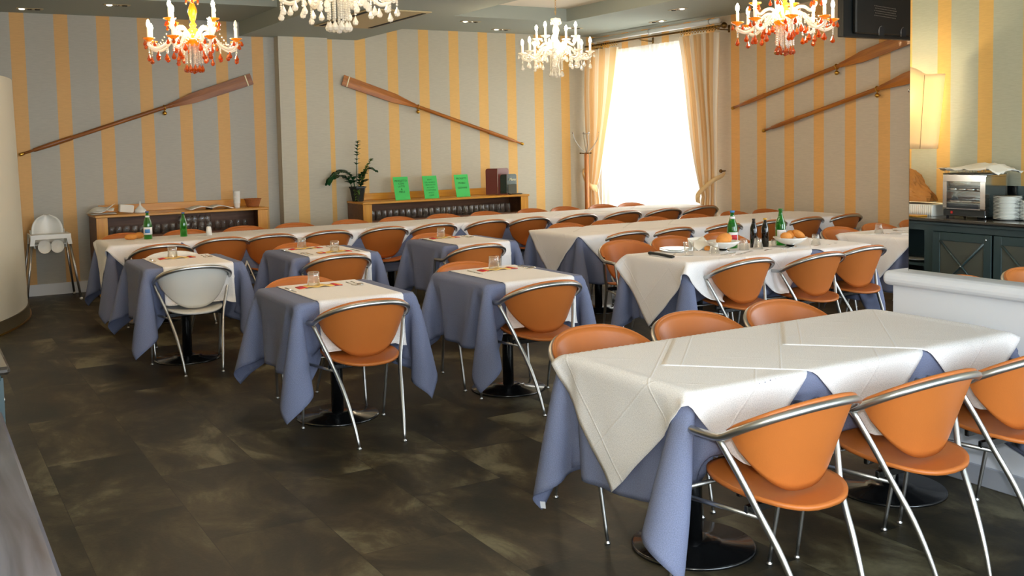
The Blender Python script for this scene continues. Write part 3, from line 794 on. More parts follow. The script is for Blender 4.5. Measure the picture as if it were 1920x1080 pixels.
# --- long tables
def longtable(key, x0, x1, y0, y1, chairs, peds, tlabel, blabel, wlabels, wx, wgroup, simlen=None, seed=3, ends=True, wscale=None):
    hx0, hy = (x1-x0)/2, (y1-y0)/2; hx = hx0 if simlen is None else simlen/2
    cx, cy = (x0+x1)/2, (y0+y1)/2
    ch = [(a-cx, b-cy, r) for a, b, r in chairs]
    xm = 4.079-cx if key == 'N' else None
    P = drape(hx, hy, 2*hx+2*OV, 2*hy+2*OV, .0425, TOPZ, chairs=ch, steps=210, iters=12, seed=seed, xmax=xm)
    if simlen: P = stretch(P, 2*(hx0-hx))
    table(tlabel, x0+.006, x1-.006, y0+.006, y1-.006, peds)
    b = cloth_obj('tablecloth', P, 'blue_cloth', None, (cx, cy, 0), uvs=.02125); tag(b, blabel, 'tablecloth')
    if key == 'N':
        q = P[1, -2]; obj('care_label', MB().box(-.014, .014, -.001, .001, -.03, .0), 'label_white', b, (q[0]-.006, q[1]-.01, q[2]+.01), (0.2, 0, -.9))
    tree = bvh_of(P)
    side = 0.975; s = .039
    mids = {}
    for k, (lab, wxx) in enumerate(zip(wlabels, wx)):
        lx = wxx-cx; d = min(hx0-abs(lx), .9)
        keyk = (round(d, 2), lx > 0)
        if simlen and keyk in mids and d > .8: Wp = mids[keyk].copy()
        else:
            # local frame where the table end sits at the right distance
            hh = 2.0 if simlen else hx0; c0 = math.copysign(hh-d, lx) if simlen and d < .85 else (0.0 if simlen else lx)
            cc = [] if simlen else ch
            Wp = drape(hh, hy, side, side, s, TOPZ+.004, rot=PI/4, cen=(c0, 0), chairs=cc, steps=120, iters=18, arm_r=.016, seed=seed+k, shear=.97)
            Wp[..., 0] += lx-c0
            mids[keyk] = Wp.copy()
        if simlen and d > .8 and abs(Wp[..., 0].mean()-lx) > .01: Wp[..., 0] += lx-Wp[..., 0].mean()
        Wp = over(Wp, tree, hx0, hy, TOPZ, gap=.008+.002*(k % 3), gtop=.003+.0022*(k % 4))
        if xm is not None: Wp[..., 0] = np.minimum(Wp[..., 0], xm+.006)
        o = cloth_obj('overlay_cloth', Wp, 'white_cloth', None, (cx, cy, 0), uvs=s/2); tag(o, lab, 'tablecloth', wgroup)
chN = [c for c in CH[:6]]
longtable('N', 2.19, 3.975, 2.565, 3.33, chN, ((2.575, 2.99), (3.73, 2.99)),
          'long table nearest the camera on black round pedestals', 'grey blue undercloth with folded corners on the nearest long table',
          ('white square cloth hanging as a point over the left end of the nearest table', 'white square cloth in the middle of the nearest table, creased', 'white square cloth at the half wall end of the nearest table'),
          (2.572, 3.075, 3.585), 'white square overlays of the nearest table', seed=5)
gMc = [c for c in CH if c[0] > 4.8 and c[0] < 6.2 and c[1] < 5.4]
longtable('M', 4.50, 6.33, 5.27, 5.96, gMc, ((4.9, 5.62), (5.93, 5.62)),
          'long table set with bottles, bread and glasses', 'grey blue undercloth of the table set with bottles',
          ('white square cloth hanging as a point at the left end of the bottle table', 'white square cloth under the bread bowls of the bottle table', 'white square cloth at the right end of the bottle table'),
          (4.86, 5.36, 5.975), 'white square overlays of the bottle table', seed=11)
longtable('R', 6.85, 8.55, 5.28, 6.04, [], ((7.2, 5.66), (8.2, 5.66)),
          'laid table at the right, partly behind the mirror', 'grey blue undercloth of the right hand laid table',
          ('white square cloth hanging as a point at the left end of the right hand table', 'white square cloth on the right hand table behind the mirror'),
          (7.23, 7.85), 'white square overlays of the right hand table', simlen=1.5, seed=17)
longtable('B', 5.02, 8.50, 7.31, 8.14, [], ((5.5, 7.7), (6.7, 7.7), (7.9, 7.7)),
          'middle long table reaching to the right wall', 'grey blue undercloth of the middle long table',
          ['%s white square cloth from the left on the middle long table' % ORD[i] for i in range(6)],
          (5.40, 5.93, 6.50, 7.05, 7.60, 8.08), 'white square overlays of the middle long table', simlen=1.5, seed=23)
longtable('A', 1.49, 8.42, 9.42, 10.13, [], tuple((1.9+k*1.2, 9.74) for k in range(6)),
          'farthest long table running along the back wall', 'grey blue undercloth of the farthest long table',
          ['%s white square cloth from the left on the farthest long table' % ORD[i] for i in range(12)],
          [1.87+i*.5609 for i in range(12)], 'white square overlays of the farthest table', simlen=1.5, seed=31)

# ------------------------------------------------------------------ window dressing
def curtain(name, label, ya, yb, tie_y, tie_z, side, n=120):
    """ya inner (towards the glass) and yb outer top edges, gathered at tie"""
    G = []; X0 = 8.50; zt = 2.86
    zs = [zt-(zt-tie_z)*k/26 for k in range(27)]+[tie_z-(tie_z-.03)*k/14 for k in range(1, 15)]
    for z in zs:
        row = []
        if z >= tie_z: f = ((z-tie_z)/(zt-tie_z)); g = f**0.75
        else: f = (tie_z-z)/tie_z; g = 0.30*min(1, f*2.2)**.7
        if z >= tie_z:
            yi = tie_y+(ya-tie_y)*g; yo = yb+(tie_y-yb)*0.16*(1-f)**3
        else:
            yi = tie_y+(ya-tie_y)*g*.45; yo = yb+(tie_y-yb)*0.16*(1-f)
        amp = 0.055*(0.30+0.70*g) if z >= tie_z else .022+.03*g
        for i in range(n+1):
            u = i/n; ph = u*2*PI*6.3
            y = yi+(yo-yi)*u+0.004*math.sin(ph*2)
            x = X0-.02+amp*math.sin(ph)+.012*math.sin(3.1*z+u*5)
            row.append((x, y, z))
        G.append(row)
    mb = MB(); mb.grid(G); me = bpy.data.meshes.new(name); me.from_pydata(mb.v, [], mb.f); me.polygons.foreach_set('use_smooth', [True]*len(mb.f)); me.materials.append(MATS['curtain_fabric'])
    uv = me.uv_layers.new(name='UVMap')
    for l in me.loops: uv.data[l.index].uv = ((l.vertex_index % (n+1))/n, l.vertex_index//(n+1)/len(zs))
    root = thing('curtain', label, 'curtain', (0, 0, 0), 0, None)
    o = bpy.data.objects.new('curtain_panel', me); COL.objects.link(o); o.parent = root
    # tieback: a sash from the gathered waist to the hook on the wall
    hk = 9.50 if side < 0 else 12.14
    ed = 9.36 if side < 0 else 12.13
    sash = [(8.47, tie_y-side*.02, tie_z-.04), (8.385, tie_y+side*.005, tie_z-.01), (8.365, (tie_y+ed)/2, tie_z+.09), (8.43, ed, tie_z+.21), (8.60, ed-side*.03, tie_z+.26), (8.745, hk, tie_z+.29)]
    sp = smoothpath(sash, 5); G2 = [[(p.x, p.y, p.z-.05*(1-.7*k/len(sp))) for k, p in enumerate(sp)], [(p.x-.010, p.y, p.z) for p in sp], [(p.x, p.y, p.z+.05*(1-.7*k/len(sp))) for k, p in enumerate(sp)]]
    obj('tieback_sash', MB().shell(G2, .008), 'curtain_cream', root)
    obj('tieback_hook', MB().tube([(8.748, hk, tie_z+.31), (8.68, hk, tie_z+.31)], .008, 8).ball((8.67, hk, tie_z+.31), .024, 12, 8), 'dark_brass', root)
    return root
mat('curtain_cream', (240, 206, 150), 0.8)
curtain('curtain_panel', 'striped cream and apricot curtain tied back at the right side of the window', 10.06, 9.37, 9.64, .86, -1)
curtain('curtain_panel', 'striped cream and apricot curtain gathered beside the coat stand', 11.37, 12.13, 11.88, .93, 1)
def sheer(label, y0, y1):
    n = 150; zs = [2.84, 2.80, 2.3, 1.6, .9, .04]; G = []
    for z in zs:
        G.append([(8.60+.018*math.sin(i*2*PI*13/n+z)+.006*math.sin(i*.9), y0+(y1-y0)*i/n, z) for i in range(n+1)])
    o = obj('sheer_curtain', MB().grid(G), 'sheer_fabric'); return tag(o, label, 'curtain')
sheer('translucent white sheer covering the right half of the tall window', 9.62, 10.93)
sheer('translucent white sheer covering the left half of the tall window', 10.90, 12.10)
t = thing('curtain_rod', 'dark bronze curtain rod with rings and round finial over the window', 'curtain rod', (8.52, 10.75, 2.93))
obj('rod', MB().tube([(0, -1.44, 0), (0, 1.42, 0)], .014, 12), 'dark_brass', t)
obj('finial', MB().lathe([(0, 0), (.014, 0), (.022, .008), (.014, .016), (.034, .03), (.040, .05), (.030, .072), (.008, .085), (0, .087)], 16).xf(Matrix.Translation((0, -1.44, 0)) @ Matrix.Rotation(PI/2, 4, 'X')), 'dark_brass', t)
for yb in (-1.33, 0.15, 1.33):
    obj('rod_bracket', MB().tube([(0, yb, -.014), (.09, yb, -.03), (.228, yb, -.03)], .007, 8).tube([(.226, yb, -.06), (.226, yb, .03)], .014, 8), 'dark_brass', t)
ring0 = None
ys = [-1.38+.052*k for k in range(14)]+[.66+.052*k for k in range(14)]
for y in ys:
    if ring0 is None: ring0 = obj('curtain_ring', MB().tube([(.022*math.cos(a*PI/8), 0, .022*math.sin(a*PI/8)-.008) for a in range(16)], .0035, 6, closed=True).ball((0, 0, -.038), .008, 8, 5), 'brass', t, (0, y, 0))
    else:
        r = ring0.copy(); COL.objects.link(r); r.parent = t; r.location = (0, y, 0)
t = thing('curtain_pipe', 'glossy pale blue white tube mounted above the curtain rod', 'curtain pole', (8.56, 10.75, 3.005))
obj('tube', MB().tube([(0, -1.36, 0), (0, 1.36, 0)], .030, 16), 'pipe_white', t)
for yb in (-1.2, -.02, 1.25):
    obj('tube_clamp', MB().tube([(.033*math.cos(a*PI/8), yb, .033*math.sin(a*PI/8)) for a in range(16)], .006, 6, closed=True).box(.03, .19, yb-.01, yb+.01, -.008, .008), 'steel', t)

# ------------------------------------------------------------------ oars on the walls
def oar(label, A, Bk, C, wall, wood, flip=1):
    """A handle end, Bk bracket point, C blade end (points on the wall plane)"""
    A, Bk, C = Vector(A), Vector(Bk), Vector(C); n = Vector((0, -1, 0)) if wall == 'back' else Vector((-1, 0, 0))
    ax = (C-A).normalized(); L = (C-A).length; up = n.cross(ax).normalized()
    if up.z < 0: up = -up
    M = Matrix(((ax.x, up.x, n.x, A.x), (ax.y, up.y, n.y, A.y), (ax.z, up.z, n.z, A.z), (0, 0, 0, 1)))
    t = thing('wooden_oar', label, 'oar', (0, 0, 0)); t.matrix_world = M
    lb = (Bk-A).length; z = .045
    gl = .34*lb
    pr = [(0, 0), (.0135, 0), (.0135, .135), (.021, .145), (.026, .30), (.0265, gl-.02), (.0275, gl), (.0225, gl+.006), (.0235, lb*.7), (.0235, lb), (.020, lb+.12), (.012, lb+.40), (0, lb+.42)]
    obj('shaft', MB().lathe(pr, 16).xf(Matrix.Translation((0, 0, z)) @ Matrix.Rotation(PI/2, 4, 'Y')), wood, t)
    G = []; nb = 26
    for k in range(nb+1):
        s = k/nb; x = lb+.05+(L-lb-.05)*s; hw = .026+(.062-.026)*min(1, (s/.28))**1.2 if s < .28 else .062+.006*math.sin((s-.28)*2)
        th = .015*max(0, 1-s*1.6)+.006
        G.append((x, hw, th))
    v = []; f = []
    for (x, hw, th) in G:
        for (yy, zz) in ((-1, -.4), (-.97, -.6), (0, -1), (.97, -.6), (1, .4), (.97, .6), (0, 1), (-.97, .6)):
            v.append((x, yy*hw, z+zz*th))
    for k in range(nb):
        for i in range(8): j = (i+1) % 8; f.append((k*8+i, k*8+j, k*8+8+j, k*8+8+i))
    f.append(tuple(range(8))[::-1]); f.append(tuple(nb*8+i for i in range(8)))
    obj('blade', MB().add(v, f, False), wood, t)
    obj('blade_band', MB().box(L-.075, L-.062, -.066, .066, z-.013, z+.013, .002), 'gold_ink', t)
    obj('grip_cap', MB().lathe([(0, -.012), (.015, -.012), (.020, -.004), (.020, .012), (.018, .035), (.017, .036)], 14).xf(Matrix.Translation((0, 0, z)) @ Matrix.Rotation(PI/2, 4, 'Y')), 'brass', t)
    dn = M.to_3x3().inverted() @ Vector((0, 0, -1)); dn.z = 0
    q = MB().tube([(lb, .028*math.cos(a*PI/8), z+.028*math.sin(a*PI/8)) for a in range(16)], .006, 8, closed=True)
    b0 = Vector((lb, 0, z)); q.tube([b0+dn*.028, b0+dn*.045], .008, 8); q.tube([(lb+dn.x*.065, dn.y*.065, .002), (lb+dn.x*.065, dn.y*.065, z)], .007, 8)
    cc = b0+dn*.066; q.ball(tuple(cc), .025, 14, 10)
    obj('brass_bracket', q, 'brass', t)
    return t
oar('dark wooden oar slanting up to the right above the low left sideboard', (1.058, 12.195, 1.554), (2.590, 12.195, 2.051), (3.617, 12.195, 2.402), 'back', 'oar_wood_dark')
oar('golden wooden oar slanting down to the right above the green cards', (7.416, 12.195, 1.549), (5.808, 12.195, 2.048), (4.779, 12.195, 2.404), 'back', 'oar_wood')
oar('upper of the two wooden oars on the right wall, blade under the black screen', (8.745, 9.32, 1.940), (8.745, 7.70, 2.327), (8.745, 6.62, 2.585), 'right', 'oar_wood')
oar('lower of the two wooden oars on the right wall, blade cut by the mirror', (8.745, 8.80, 1.655), (8.745, 7.16, 2.042), (8.745, 6.10, 2.32), 'right', 'oar_wood')

# ------------------------------------------------------------------ sideboards under the back wall
def tumbler(h=.09, r0=.034, r1=.040, inverted=True):
    """outer and inner wall, thick bottom; inverted ones stand on the rim"""
    pr = [(0, 0), (r0*.92, 0), (r0, .004), (r1, h), (r1-.0025, h), (r0-.003, .012), (0, .012)]
    if inverted: pr = [(r, h-z) for r, z in pr]
    return MB().lathe(pr, 20)
def wineglass(): return MB().lathe([(0, 0), (.032, 0), (.030, .003), (.004, .008), (.0035, .07), (.02, .085), (.034, .11), (.036, .14), (.030, .175), (.029, .175), (.035, .14), (.032, .11), (.018, .088), (0, .08)], 14)
def sideboard(label, x0, x1, y0, y1, zt, glasses_group, glabel, kind):
    t = thing('glassware_sideboard', label, 'sideboard', ((x0+x1)/2, (y0+y1)/2, 0)); cx, cy = (x0+x1)/2, (y0+y1)/2
    a, b, c, d = x0-cx, x1-cx, y0-cy, y1-cy
    obj('top_board', MB().box(a-.012, b+.012, c-.015, d, zt-.026, zt, .004), 'beech_wood', t)
    obj('upstand', MB().box(a+.10, b-.03, d-.024, d-.002, zt+.0005, zt+.085, .003), 'beech_wood', t)
    for s0 in (a, b-.022): obj('side_panel', MB().box(s0, s0+.022, c+.02, d, .02, zt-.027), 'brown_board', t)
    for s0 in (a, b-.115): obj('front_stile', MB().box(s0, s0+.115, c, c+.02, .0, zt-.027, .002), 'beech_wood_up', t)
    obj('back_panel', MB().box(a+.022, b-.022, d-.03, d-.02, .05, zt-.027), 'brown_board', t)
    obj('shelf', MB().box(a+.022, b-.022, c+.03, d-.03, .618, .638), 'brown_board', t)
    obj('lower_shelf', MB().box(a+.022, b-.022, c+.03, d-.03, .30, .32), 'beech_wood', t)
    obj('plinth', MB().box(a+.03, b-.03, c+.01, c+.03, .0, .20), 'beech_wood', t)
    g = None
    nx = int((b-a-.3)/.082)
    for j in range(2):
        for i in range(nx):
            x = x0+.16+i*.082+(.03 if j else 0); y = y0+.10+j*.10
            if kind == 1 and i > nx*.72 and j == 0: continue
            hgt = .638; lb = glabel % (ORDL[i], 'back' if j else 'front')
            if g is None: g = obj('drinking_glass', tumbler(.12 if kind == 2 else .105, .026, .034), 'tumbler_glass', None, (x, y, hgt)); tag(g, lb, 'glass', glasses_group)
            else: dup(g, None, (x+random.uniform(-.008, .008), y, hgt), None, lb)
    return t
sideboard('low beech sideboard with glasses under the left hand oar', 1.72, 3.60, 11.66, 12.17, .88, 'upturned glasses in the left sideboard', '%s upturned glass from the left, %s row, shelf of the left sideboard', 1)
sideboard('low beech sideboard with green cards and a potted plant on top', 4.80, 7.19, 11.66, 12.17, .875, 'upturned glasses in the plant sideboard', '%s upturned glass from the left, %s row, shelf under the green cards', 2)
# stack of stemmed glasses near the middle of the left sideboard
g = obj('stemmed_glass', wineglass(), 'tumbler_glass', None, (2.66, 11.86, .639)); tag(g, 'leftmost clear stemmed glass on the shelf of the left sideboard', 'glass', 'stemmed glasses in the left sideboard')
for k in range(4): dup(g, None, (2.74+.075*k, 11.86+.03*(k % 2), .639), None, '%s clear stemmed glass from the left on the left sideboard shelf' % ORDL[k+1])

def card_text(lines, root, w, z0, dz, size, M):
    for i, tx in enumerate(lines):
        cu = bpy.data.curves.new('lettering', 'FONT'); cu.body = tx; cu.size = size; cu.align_x = 'CENTER'; cu.align_y = 'CENTER'; cu.extrude = .0003
        tmp = bpy.data.objects.new('lettering', cu); COL.objects.link(tmp)
        dg = bpy.context.evaluated_depsgraph_get(); me = bpy.data.meshes.new_from_object(tmp.evaluated_get(dg)); bpy.data.objects.remove(tmp)
        me.materials.clear(); me.materials.append(MATS[M]); o = bpy.data.objects.new('lettering', me); COL.objects.link(o); o.parent = root
        o.rotation_euler = (PI/2, 0, 0); o.location = (0, -.0022, z0-dz*i)
def green_card(label, x, y, lines, dz, size, yaw=.06, faint=False):
    t = thing('green_card', label, 'sign', (x, y, .8765)); t.rotation_euler = (math.radians(-13), 0, yaw)
    obj('card', MB().box(-.106, .106, -.0015, .0015, 0, .298), 'green_card', t)
    card_text(lines, t, .2, .245, dz, size, 'card_ink' if not faint else 'green_ink')
    st = obj('card_stand', MB().box(-.02, .02, .0, .002, 0, .20).xf(Matrix.Translation((0, .0022, .20)) @ Matrix.Rotation(math.radians(30), 4, 'X') @ Matrix.Translation((0, 0, -.20))), 'black_plastic', t)
    return t
mat('green_ink', (30, 130, 56), .8)
green_card('green card leaning beside the plant, five short lines of dark print', 5.385, 11.76, ('PROGETTO', 'CON', 'LATTE', '&', 'MIELE'), .036, .034)
green_card('middle green card with faint green print, a small light on its edge', 5.795, 11.76, ('MENU', 'DEL GIORNO', 'PRIMI PIATTI', 'SECONDI', 'CONTORNI', 'DOLCI', 'CAFFE'), .034, .026, faint=True)
green_card('right hand green card with three spaced lines of dark print', 6.255, 11.76, ('PROGETTI', 'MOBILI', 'GIOVANI'), .062, .034)
t = thing('maroon_menu', 'tall maroon leather menu standing open behind the small dark green one', 'menu', (6.89, 11.86, .876))
def cover(w, h, th, r=.03):
    p = [(0, 0), (w, 0), (w, h-r)]+[(w-r+r*math.cos(a), h-r+r*math.sin(a)) for a in (PI/8, PI/4, 3*PI/8, PI/2)]+[(0, h)]
    return MB().prism(p, 0, th, 1)
obj('front_cover', cover(.19, .355, .004).xf(Matrix.Translation((-.055, 0, 0)) @ Matrix.Rotation(.15, 4, 'Z')), 'maroon_leather', t)
obj('back_cover', cover(.16, .352, .004).xf(Matrix.Translation((-.058, .006, 0)) @ Matrix.Rotation(2.45, 4, 'Z')), 'maroon_leather', t)
obj('foot_plate', MB().box(-.12, .05, -.09, -.03, 0, .012, .004), 'maroon_leather', t)
t = thing('green_menu', 'small dark green menu with gold script in a clear stand', 'menu', (7.00, 11.78, .876))
obj('cover', cover(.165, .262, .004).xf(Matrix.Translation((-.07, 0, .012)) @ Matrix.Rotation(.12, 4, 'Z')), 'menu_green', t)
obj('back_cover', cover(.09, .258, .004).xf(Matrix.Translation((-.072, .006, .012)) @ Matrix.Rotation(2.2, 4, 'Z')), 'menu_green', t)
obj('pocket', MB().box(-.055, .075, -.006, -.003, .015, .135), 'cabinet_glass', t)
obj('foot_plate', MB().box(-.04, .15, -.035, .03, 0, .010, .003), 'black_plastic', t)
cu = bpy.data.curves.new('script', 'FONT'); cu.body = 'Menu'; cu.size = .05; cu.shear = .4; cu.align_x = 'CENTER'; cu.extrude = .0004
tmp = bpy.data.objects.new('script', cu); COL.objects.link(tmp); dg = bpy.context.evaluated_depsgraph_get(); me = bpy.data.meshes.new_from_object(tmp.evaluated_get(dg)); bpy.data.objects.remove(tmp)
me.materials.clear(); me.materials.append(MATS['gold_ink']); o = bpy.data.objects.new('gold_script', me); COL.objects.link(o); o.parent = t; o.rotation_euler = (PI/2, 0, .12); o.location = (.012, -.004, .185)
# potted plant
t = thing('potted_plant', 'dark green plant with one arching and two upright stems in a black pot', 'plant', (4.86, 11.97, .876))
obj('pot', MB().lathe([(0, 0), (.075, 0), (.105, .165), (.118, .168), (.118, .185), (.104, .185), (.095, .16), (0, .16)], 6, smooth=False), 'pot_plastic', t)
obj('soil', MB().lathe([(0, .158), (.094, .158), (.0, .162)], 12), 'dark_rubber', t)
def leaf_shape(L, Wd, bend=.25):
    G = []
    for j in range(7):
        s = j/6; w = Wd*math.sin(PI*min(1, s*.94+.03))**.8/2
        G.append([(x*w, s*L, -bend*L*s*s+abs(x)*w*.35) for x in (-1, -.5, 0, .5, 1)])
    return G
def frond(pts, r, nleaf, L, Wd, m='leaf', start=.2, parent=None):
    P = smoothpath(pts, 8); n = len(P)
    s = obj('stem', MB().tube(P, [r*(1-.6*i/n) for i in range(n)], 7), 'stem' if m == 'leaf_light' else 'leaf', parent)
    mb = MB()
    for k in range(nleaf):
        f = start+(1-start)*k/(nleaf-1); i = min(n-2, int(f*(n-1))); p = P[i]; d = (P[i+1]-P[i]).normalized()
        for sd in (-1, 1):
            up = Vector((0, 0, 1)); sidev = d.cross(up)
            if sidev.length < .2: sidev = d.cross(Vector((0.3, -1, 0)))
            sidev.normalize(); dirv = (sidev*sd*.9+d*.65+Vector((random.uniform(-.15, .15), random.uniform(-.2, .1), random.uniform(-.1, .25)))).normalized()
            nn = dirv.cross(sidev.cross(dirv)).normalized() if False else (up-dirv*up.dot(dirv)).normalized() if abs(up.dot(dirv)) < .95 else Vector((0, -1, 0))
            xx = dirv.cross(nn); sc = random.uniform(.8, 1.15)*(1-.35*f)
            lm = MB().grid(leaf_shape(L*sc*1.25, Wd*sc*1.7)); M = Matrix(((xx.x, dirv.x, nn.x, p.x), (xx.y, dirv.y, nn.y, p.y), (xx.z, dirv.z, nn.z, p.z), (0, 0, 0, 1)))
            lm.xf(M); mb.add(lm.v, lm.f)
    lf = obj('leaves', mb, m, s)
    return s
frond([(-.03, 0, .16), (-.08, -.02, .30), (-.17, -.04, .385), (-.28, -.05, .375), (-.38, -.06, .30), (-.41, -.06, .25)], .008, 24, .085, .042, 'leaf', .12, t)
frond([(-.06, .02, .16), (-.12, .0, .27), (-.22, .02, .33), (-.33, 0, .30)], .006, 18, .08, .042, 'leaf', .2, t)
frond([(.0, .01, .16), (-.005, .01, .40), (.008, .0, .62), (.015, -.01, .76)], .006, 9, .062, .030, 'leaf', .45, t)
frond([(.03, 0, .16), (.07, -.02, .30), (.11, -.03, .42), (.19, -.03, .53)], .006, 13, .075, .032, 'leaf_light', .25, t)
frond([(.03, .02, .16), (.09, .0, .34), (.16, 0, .41), (.24, -.02, .38)], .006, 12, .075, .034, 'leaf', .25, t)
frond([(.02, -.03, .16), (.05, -.05, .24), (.10, -.06, .27)], .005, 9, .065, .034, 'leaf', .2, t)
frond([(.01, .02, .16), (.03, .0, .27), (.04, -.04, .34), (.07, -.05, .36)], .005, 10, .075, .036, 'leaf', .2, t)
frond([(-.02, -.04, .16), (-.05, -.09, .14), (-.06, -.11, .02)], .004, 6, .05, .025, 'leaf_light', .3, t)
# things on the left sideboard
t = thing('paper_stack', 'crumpled white paper sheets lying on the left end of the sideboard', 'papers', (1.82, 11.86, .881))
def sheet(w, d, z, seed, amp):
    rs = np.random.RandomState(seed); a, b = rs.rand(2)*6
    return MB().shell([[(-w/2+w*i/10, -d/2+d*j/8, z+amp*(math.sin(a+i*.5)*math.cos(b+j*.4)+1)*.5+amp*.6*(i/10)) for j in range(9)] for i in range(11)], .003)
obj('paper_sheet', sheet(.26, .20, .003, 1, .006), 'paper', t); obj('paper_sheet', sheet(.26, .20, .018, 2, .05), 'paper', t, (-.01, .01, 0), (0, -.15, .2))
obj('paper_sheet', sheet(.18, .18, .01, 3, .035), 'paper', t, (.02, -.02, .01), (0, .1, -.2))
t = thing('napkin_block', 'small block of folded white paper napkins beside the white funnel', 'napkins', (2.06, 11.86, .881))
obj('napkin', MB().box(-.075, .075, -.05, .05, 0, .085, .008).xf(Matrix.Rotation(.12, 4, 'Y')), 'paper', t, (0, 0, .01))
t = thing('white_funnel', 'white plastic funnel standing upside down on the sideboard', 'funnel', (2.215, 11.86, .881))
obj('cone', MB().lathe([(.064, 0), (.066, .012), (.060, .03), (.035, .055), (.014, .075), (.010, .085), (.005, .125), (.003, .125), (.008, .083), (.03, .053), (.056, .028)], 24), 'white_plastic', t)
obj('rim', MB().tube([(.065*math.cos(a*PI/12), .065*math.sin(a*PI/12), .005) for a in range(24)], .004, 6, closed=True), 'white_plastic', t)
t = thing('open_magazine', 'open magazine with grey white pages lying on the left sideboard', 'magazine', (2.98, 11.88, .881))
for s, nme in ((-1, 'left_page'), (1, 'right_page')):
    obj(nme, MB().shell([[(s*(.006+.24*i/10), -.13+.26*j/4, .008+.028*math.sin(PI*min(1, i/10*.95+.12))**1.1) for j in range(5)] for i in range(11)], .008), 'paper', t)
obj('spine', MB().box(-.008, .008, -.13, .13, 0, .018, .003), 'dark_rubber', t)
t = thing('cup_stack', 'tall stack of white plastic cups at the right end of the left sideboard', 'cups', (3.30, 11.86, .881))
for k in range(14): obj('cup', MB().lathe([(.030, 0), (.037, .05), (.040, .052), (.040, .056), (.036, .056)], 20, (0, 0, k*.0105)), 'white_plastic', t)
t = thing('wicker_basket', 'small brown wicker bread basket next to the cup stack', 'basket', (3.50, 11.90, .881))
obj('basket_body', MB().lathe([(0, .004), (.07, .0), (.072, .01), (.095, .085), (.099, .09), (.092, .09), (.068, .014), (0, .012)], 28), 'wicker', t)
obj('basket_rim', MB().tube([(.097*math.cos(a*PI/16), .097*math.sin(a*PI/16), .09+.002*(a % 2)) for a in range(32)], .006, 6, closed=True), 'wicker', t)

# coat stand in the corner
t = thing('coat_stand', 'wooden pole coat stand with steel hooks beside the left curtain', 'coat stand', (8.31, 11.88, 0))
obj('pole', MB().lathe([(0, .03), (.030, .03), (.032, .4), (.031, 1.38), (.026, 1.405), (0, 1.41)], 20), 'pole_wood', t)
obj('base', MB().lathe([(0, 0), (.17, 0), (.17, .012), (.15, .022), (.04, .032), (0, .033)], 32), 'steel', t)
for k in range(4):
    a = PI/4+k*PI/2+.35; ca, sa = math.cos(a), math.sin(a)
    P = smoothpath([(ca*.015, sa*.015, 1.40), (ca*.09, sa*.09, 1.48), (ca*.165, sa*.165, 1.60), (ca*.19, sa*.19, 1.69)], 5)
    h = obj('coat_hook', MB().tube(P, .006, 8), 'steel', t); obj('hook_knob', MB().ball(tuple(P[-1]), .013, 10, 7), 'steel', h)
for k in range(3):
    a = .2+k*2*PI/3; obj('lower_peg', MB().tube([(math.cos(a)*.02, math.sin(a)*.02, 1.395), (math.cos(a)*.085, math.sin(a)*.085, 1.40)], .008, 8).ball((math.cos(a)*.09, math.sin(a)*.09, 1.40), .012, 8, 6), 'dark_brass', t)
obj('top_ring', MB().tube([(.05*math.cos(a*PI/12), .05*math.sin(a*PI/12), 1.675) for a in range(24)], .006, 6, closed=True).tube([(0, 0, 1.40), (0, 0, 1.66)], .006, 8), 'steel', t)

# high chair
t = thing('high_chair', 'white plastic baby high chair on four silver legs by the wall', 'high chair', (1.26, 11.82, 0))
G = []
for j in range(12):
    v = j/11; row = []
    for i in range(13):
        u = -1+2*i/12; hw = .155*(1-.0*v) if v < .45 else .155*math.sqrt(max(0.02, 1-((v-.45)/.56)**2))
        hw = max(hw, .03); row.append((u*hw, .10-.045*(1-abs(u)**2)*-1+.05*v-.05*(abs(u)**2), .60+.30*v))
    G.append(row)
obj('seat_back', MB().shell(G, .012), 'white_plastic', t)
obj('seat_pan', MB().shell([[(u*.15, .15-.30*v, .57-.02*math.cos(u*PI)+.0*v+.015*math.cos(v*PI*2)) for u in [-1+2*i/10 for i in range(11)]] for v in [j/8 for j in range(9)]], .012), 'white_plastic', t)
for s in (-1, 1): obj('seat_side', MB().shell([[(s*(.15+.004*j), .15-.30*i/6, .565+.025*j+(.02*j if i < 2 else 0)) for j in range(5)] for i in range(7)], .010), 'white_plastic', t)
tr = MB().box(-.19, .19, -.20, -.175, .60, .715, .01); tr2 = MB()
tr2.box(-.19, .19, -.21, -.02, .695, .712, .008)
obj('tray_apron', MB().prism([(-.19, .712), (.19, .712), (.205, .60), (.165, .60), (.15, .665), (-.15, .665), (-.165, .60), (-.205, .60)], -.215, -.195, 1), 'white_plastic', t)
obj('tray', tr2, 'white_plastic', t)
for s in (-1, 1):
    obj('arm_side', MB().prism([(-.205, .712), (.14, .712), (.17, .60), (.11, .60), (.09, .68), (-.15, .68), (-.205, .60)], s*.188-.008, s*.188+.008, 0), 'white_plastic', t)
    for f, (x0, y0, x1, y1) in ((0, (s*.185, -.19, s*.262, -.235)), (1, (s*.185, .14, s*.262, .28))):
        lg = obj('leg', MB().tube([(x0, y0, .61), (x1, y1, .014)], .0125, 10), 'steel', t); obj('foot_cap', MB().ball((x1, y1, .016), .0165, 10, 8), 'white_plastic', lg)
    obj('leg_hole_flap', MB().lathe([(0, 0), (.055, .004), (.062, .012), (.066, .02)], 20).xf(Matrix.Translation((s*.062, -.17, .585)) @ Matrix.Diagonal((1, 1, 1.1, 1)) @ Matrix.Rotation(PI/2, 4, 'X')), 'white_plastic', t)

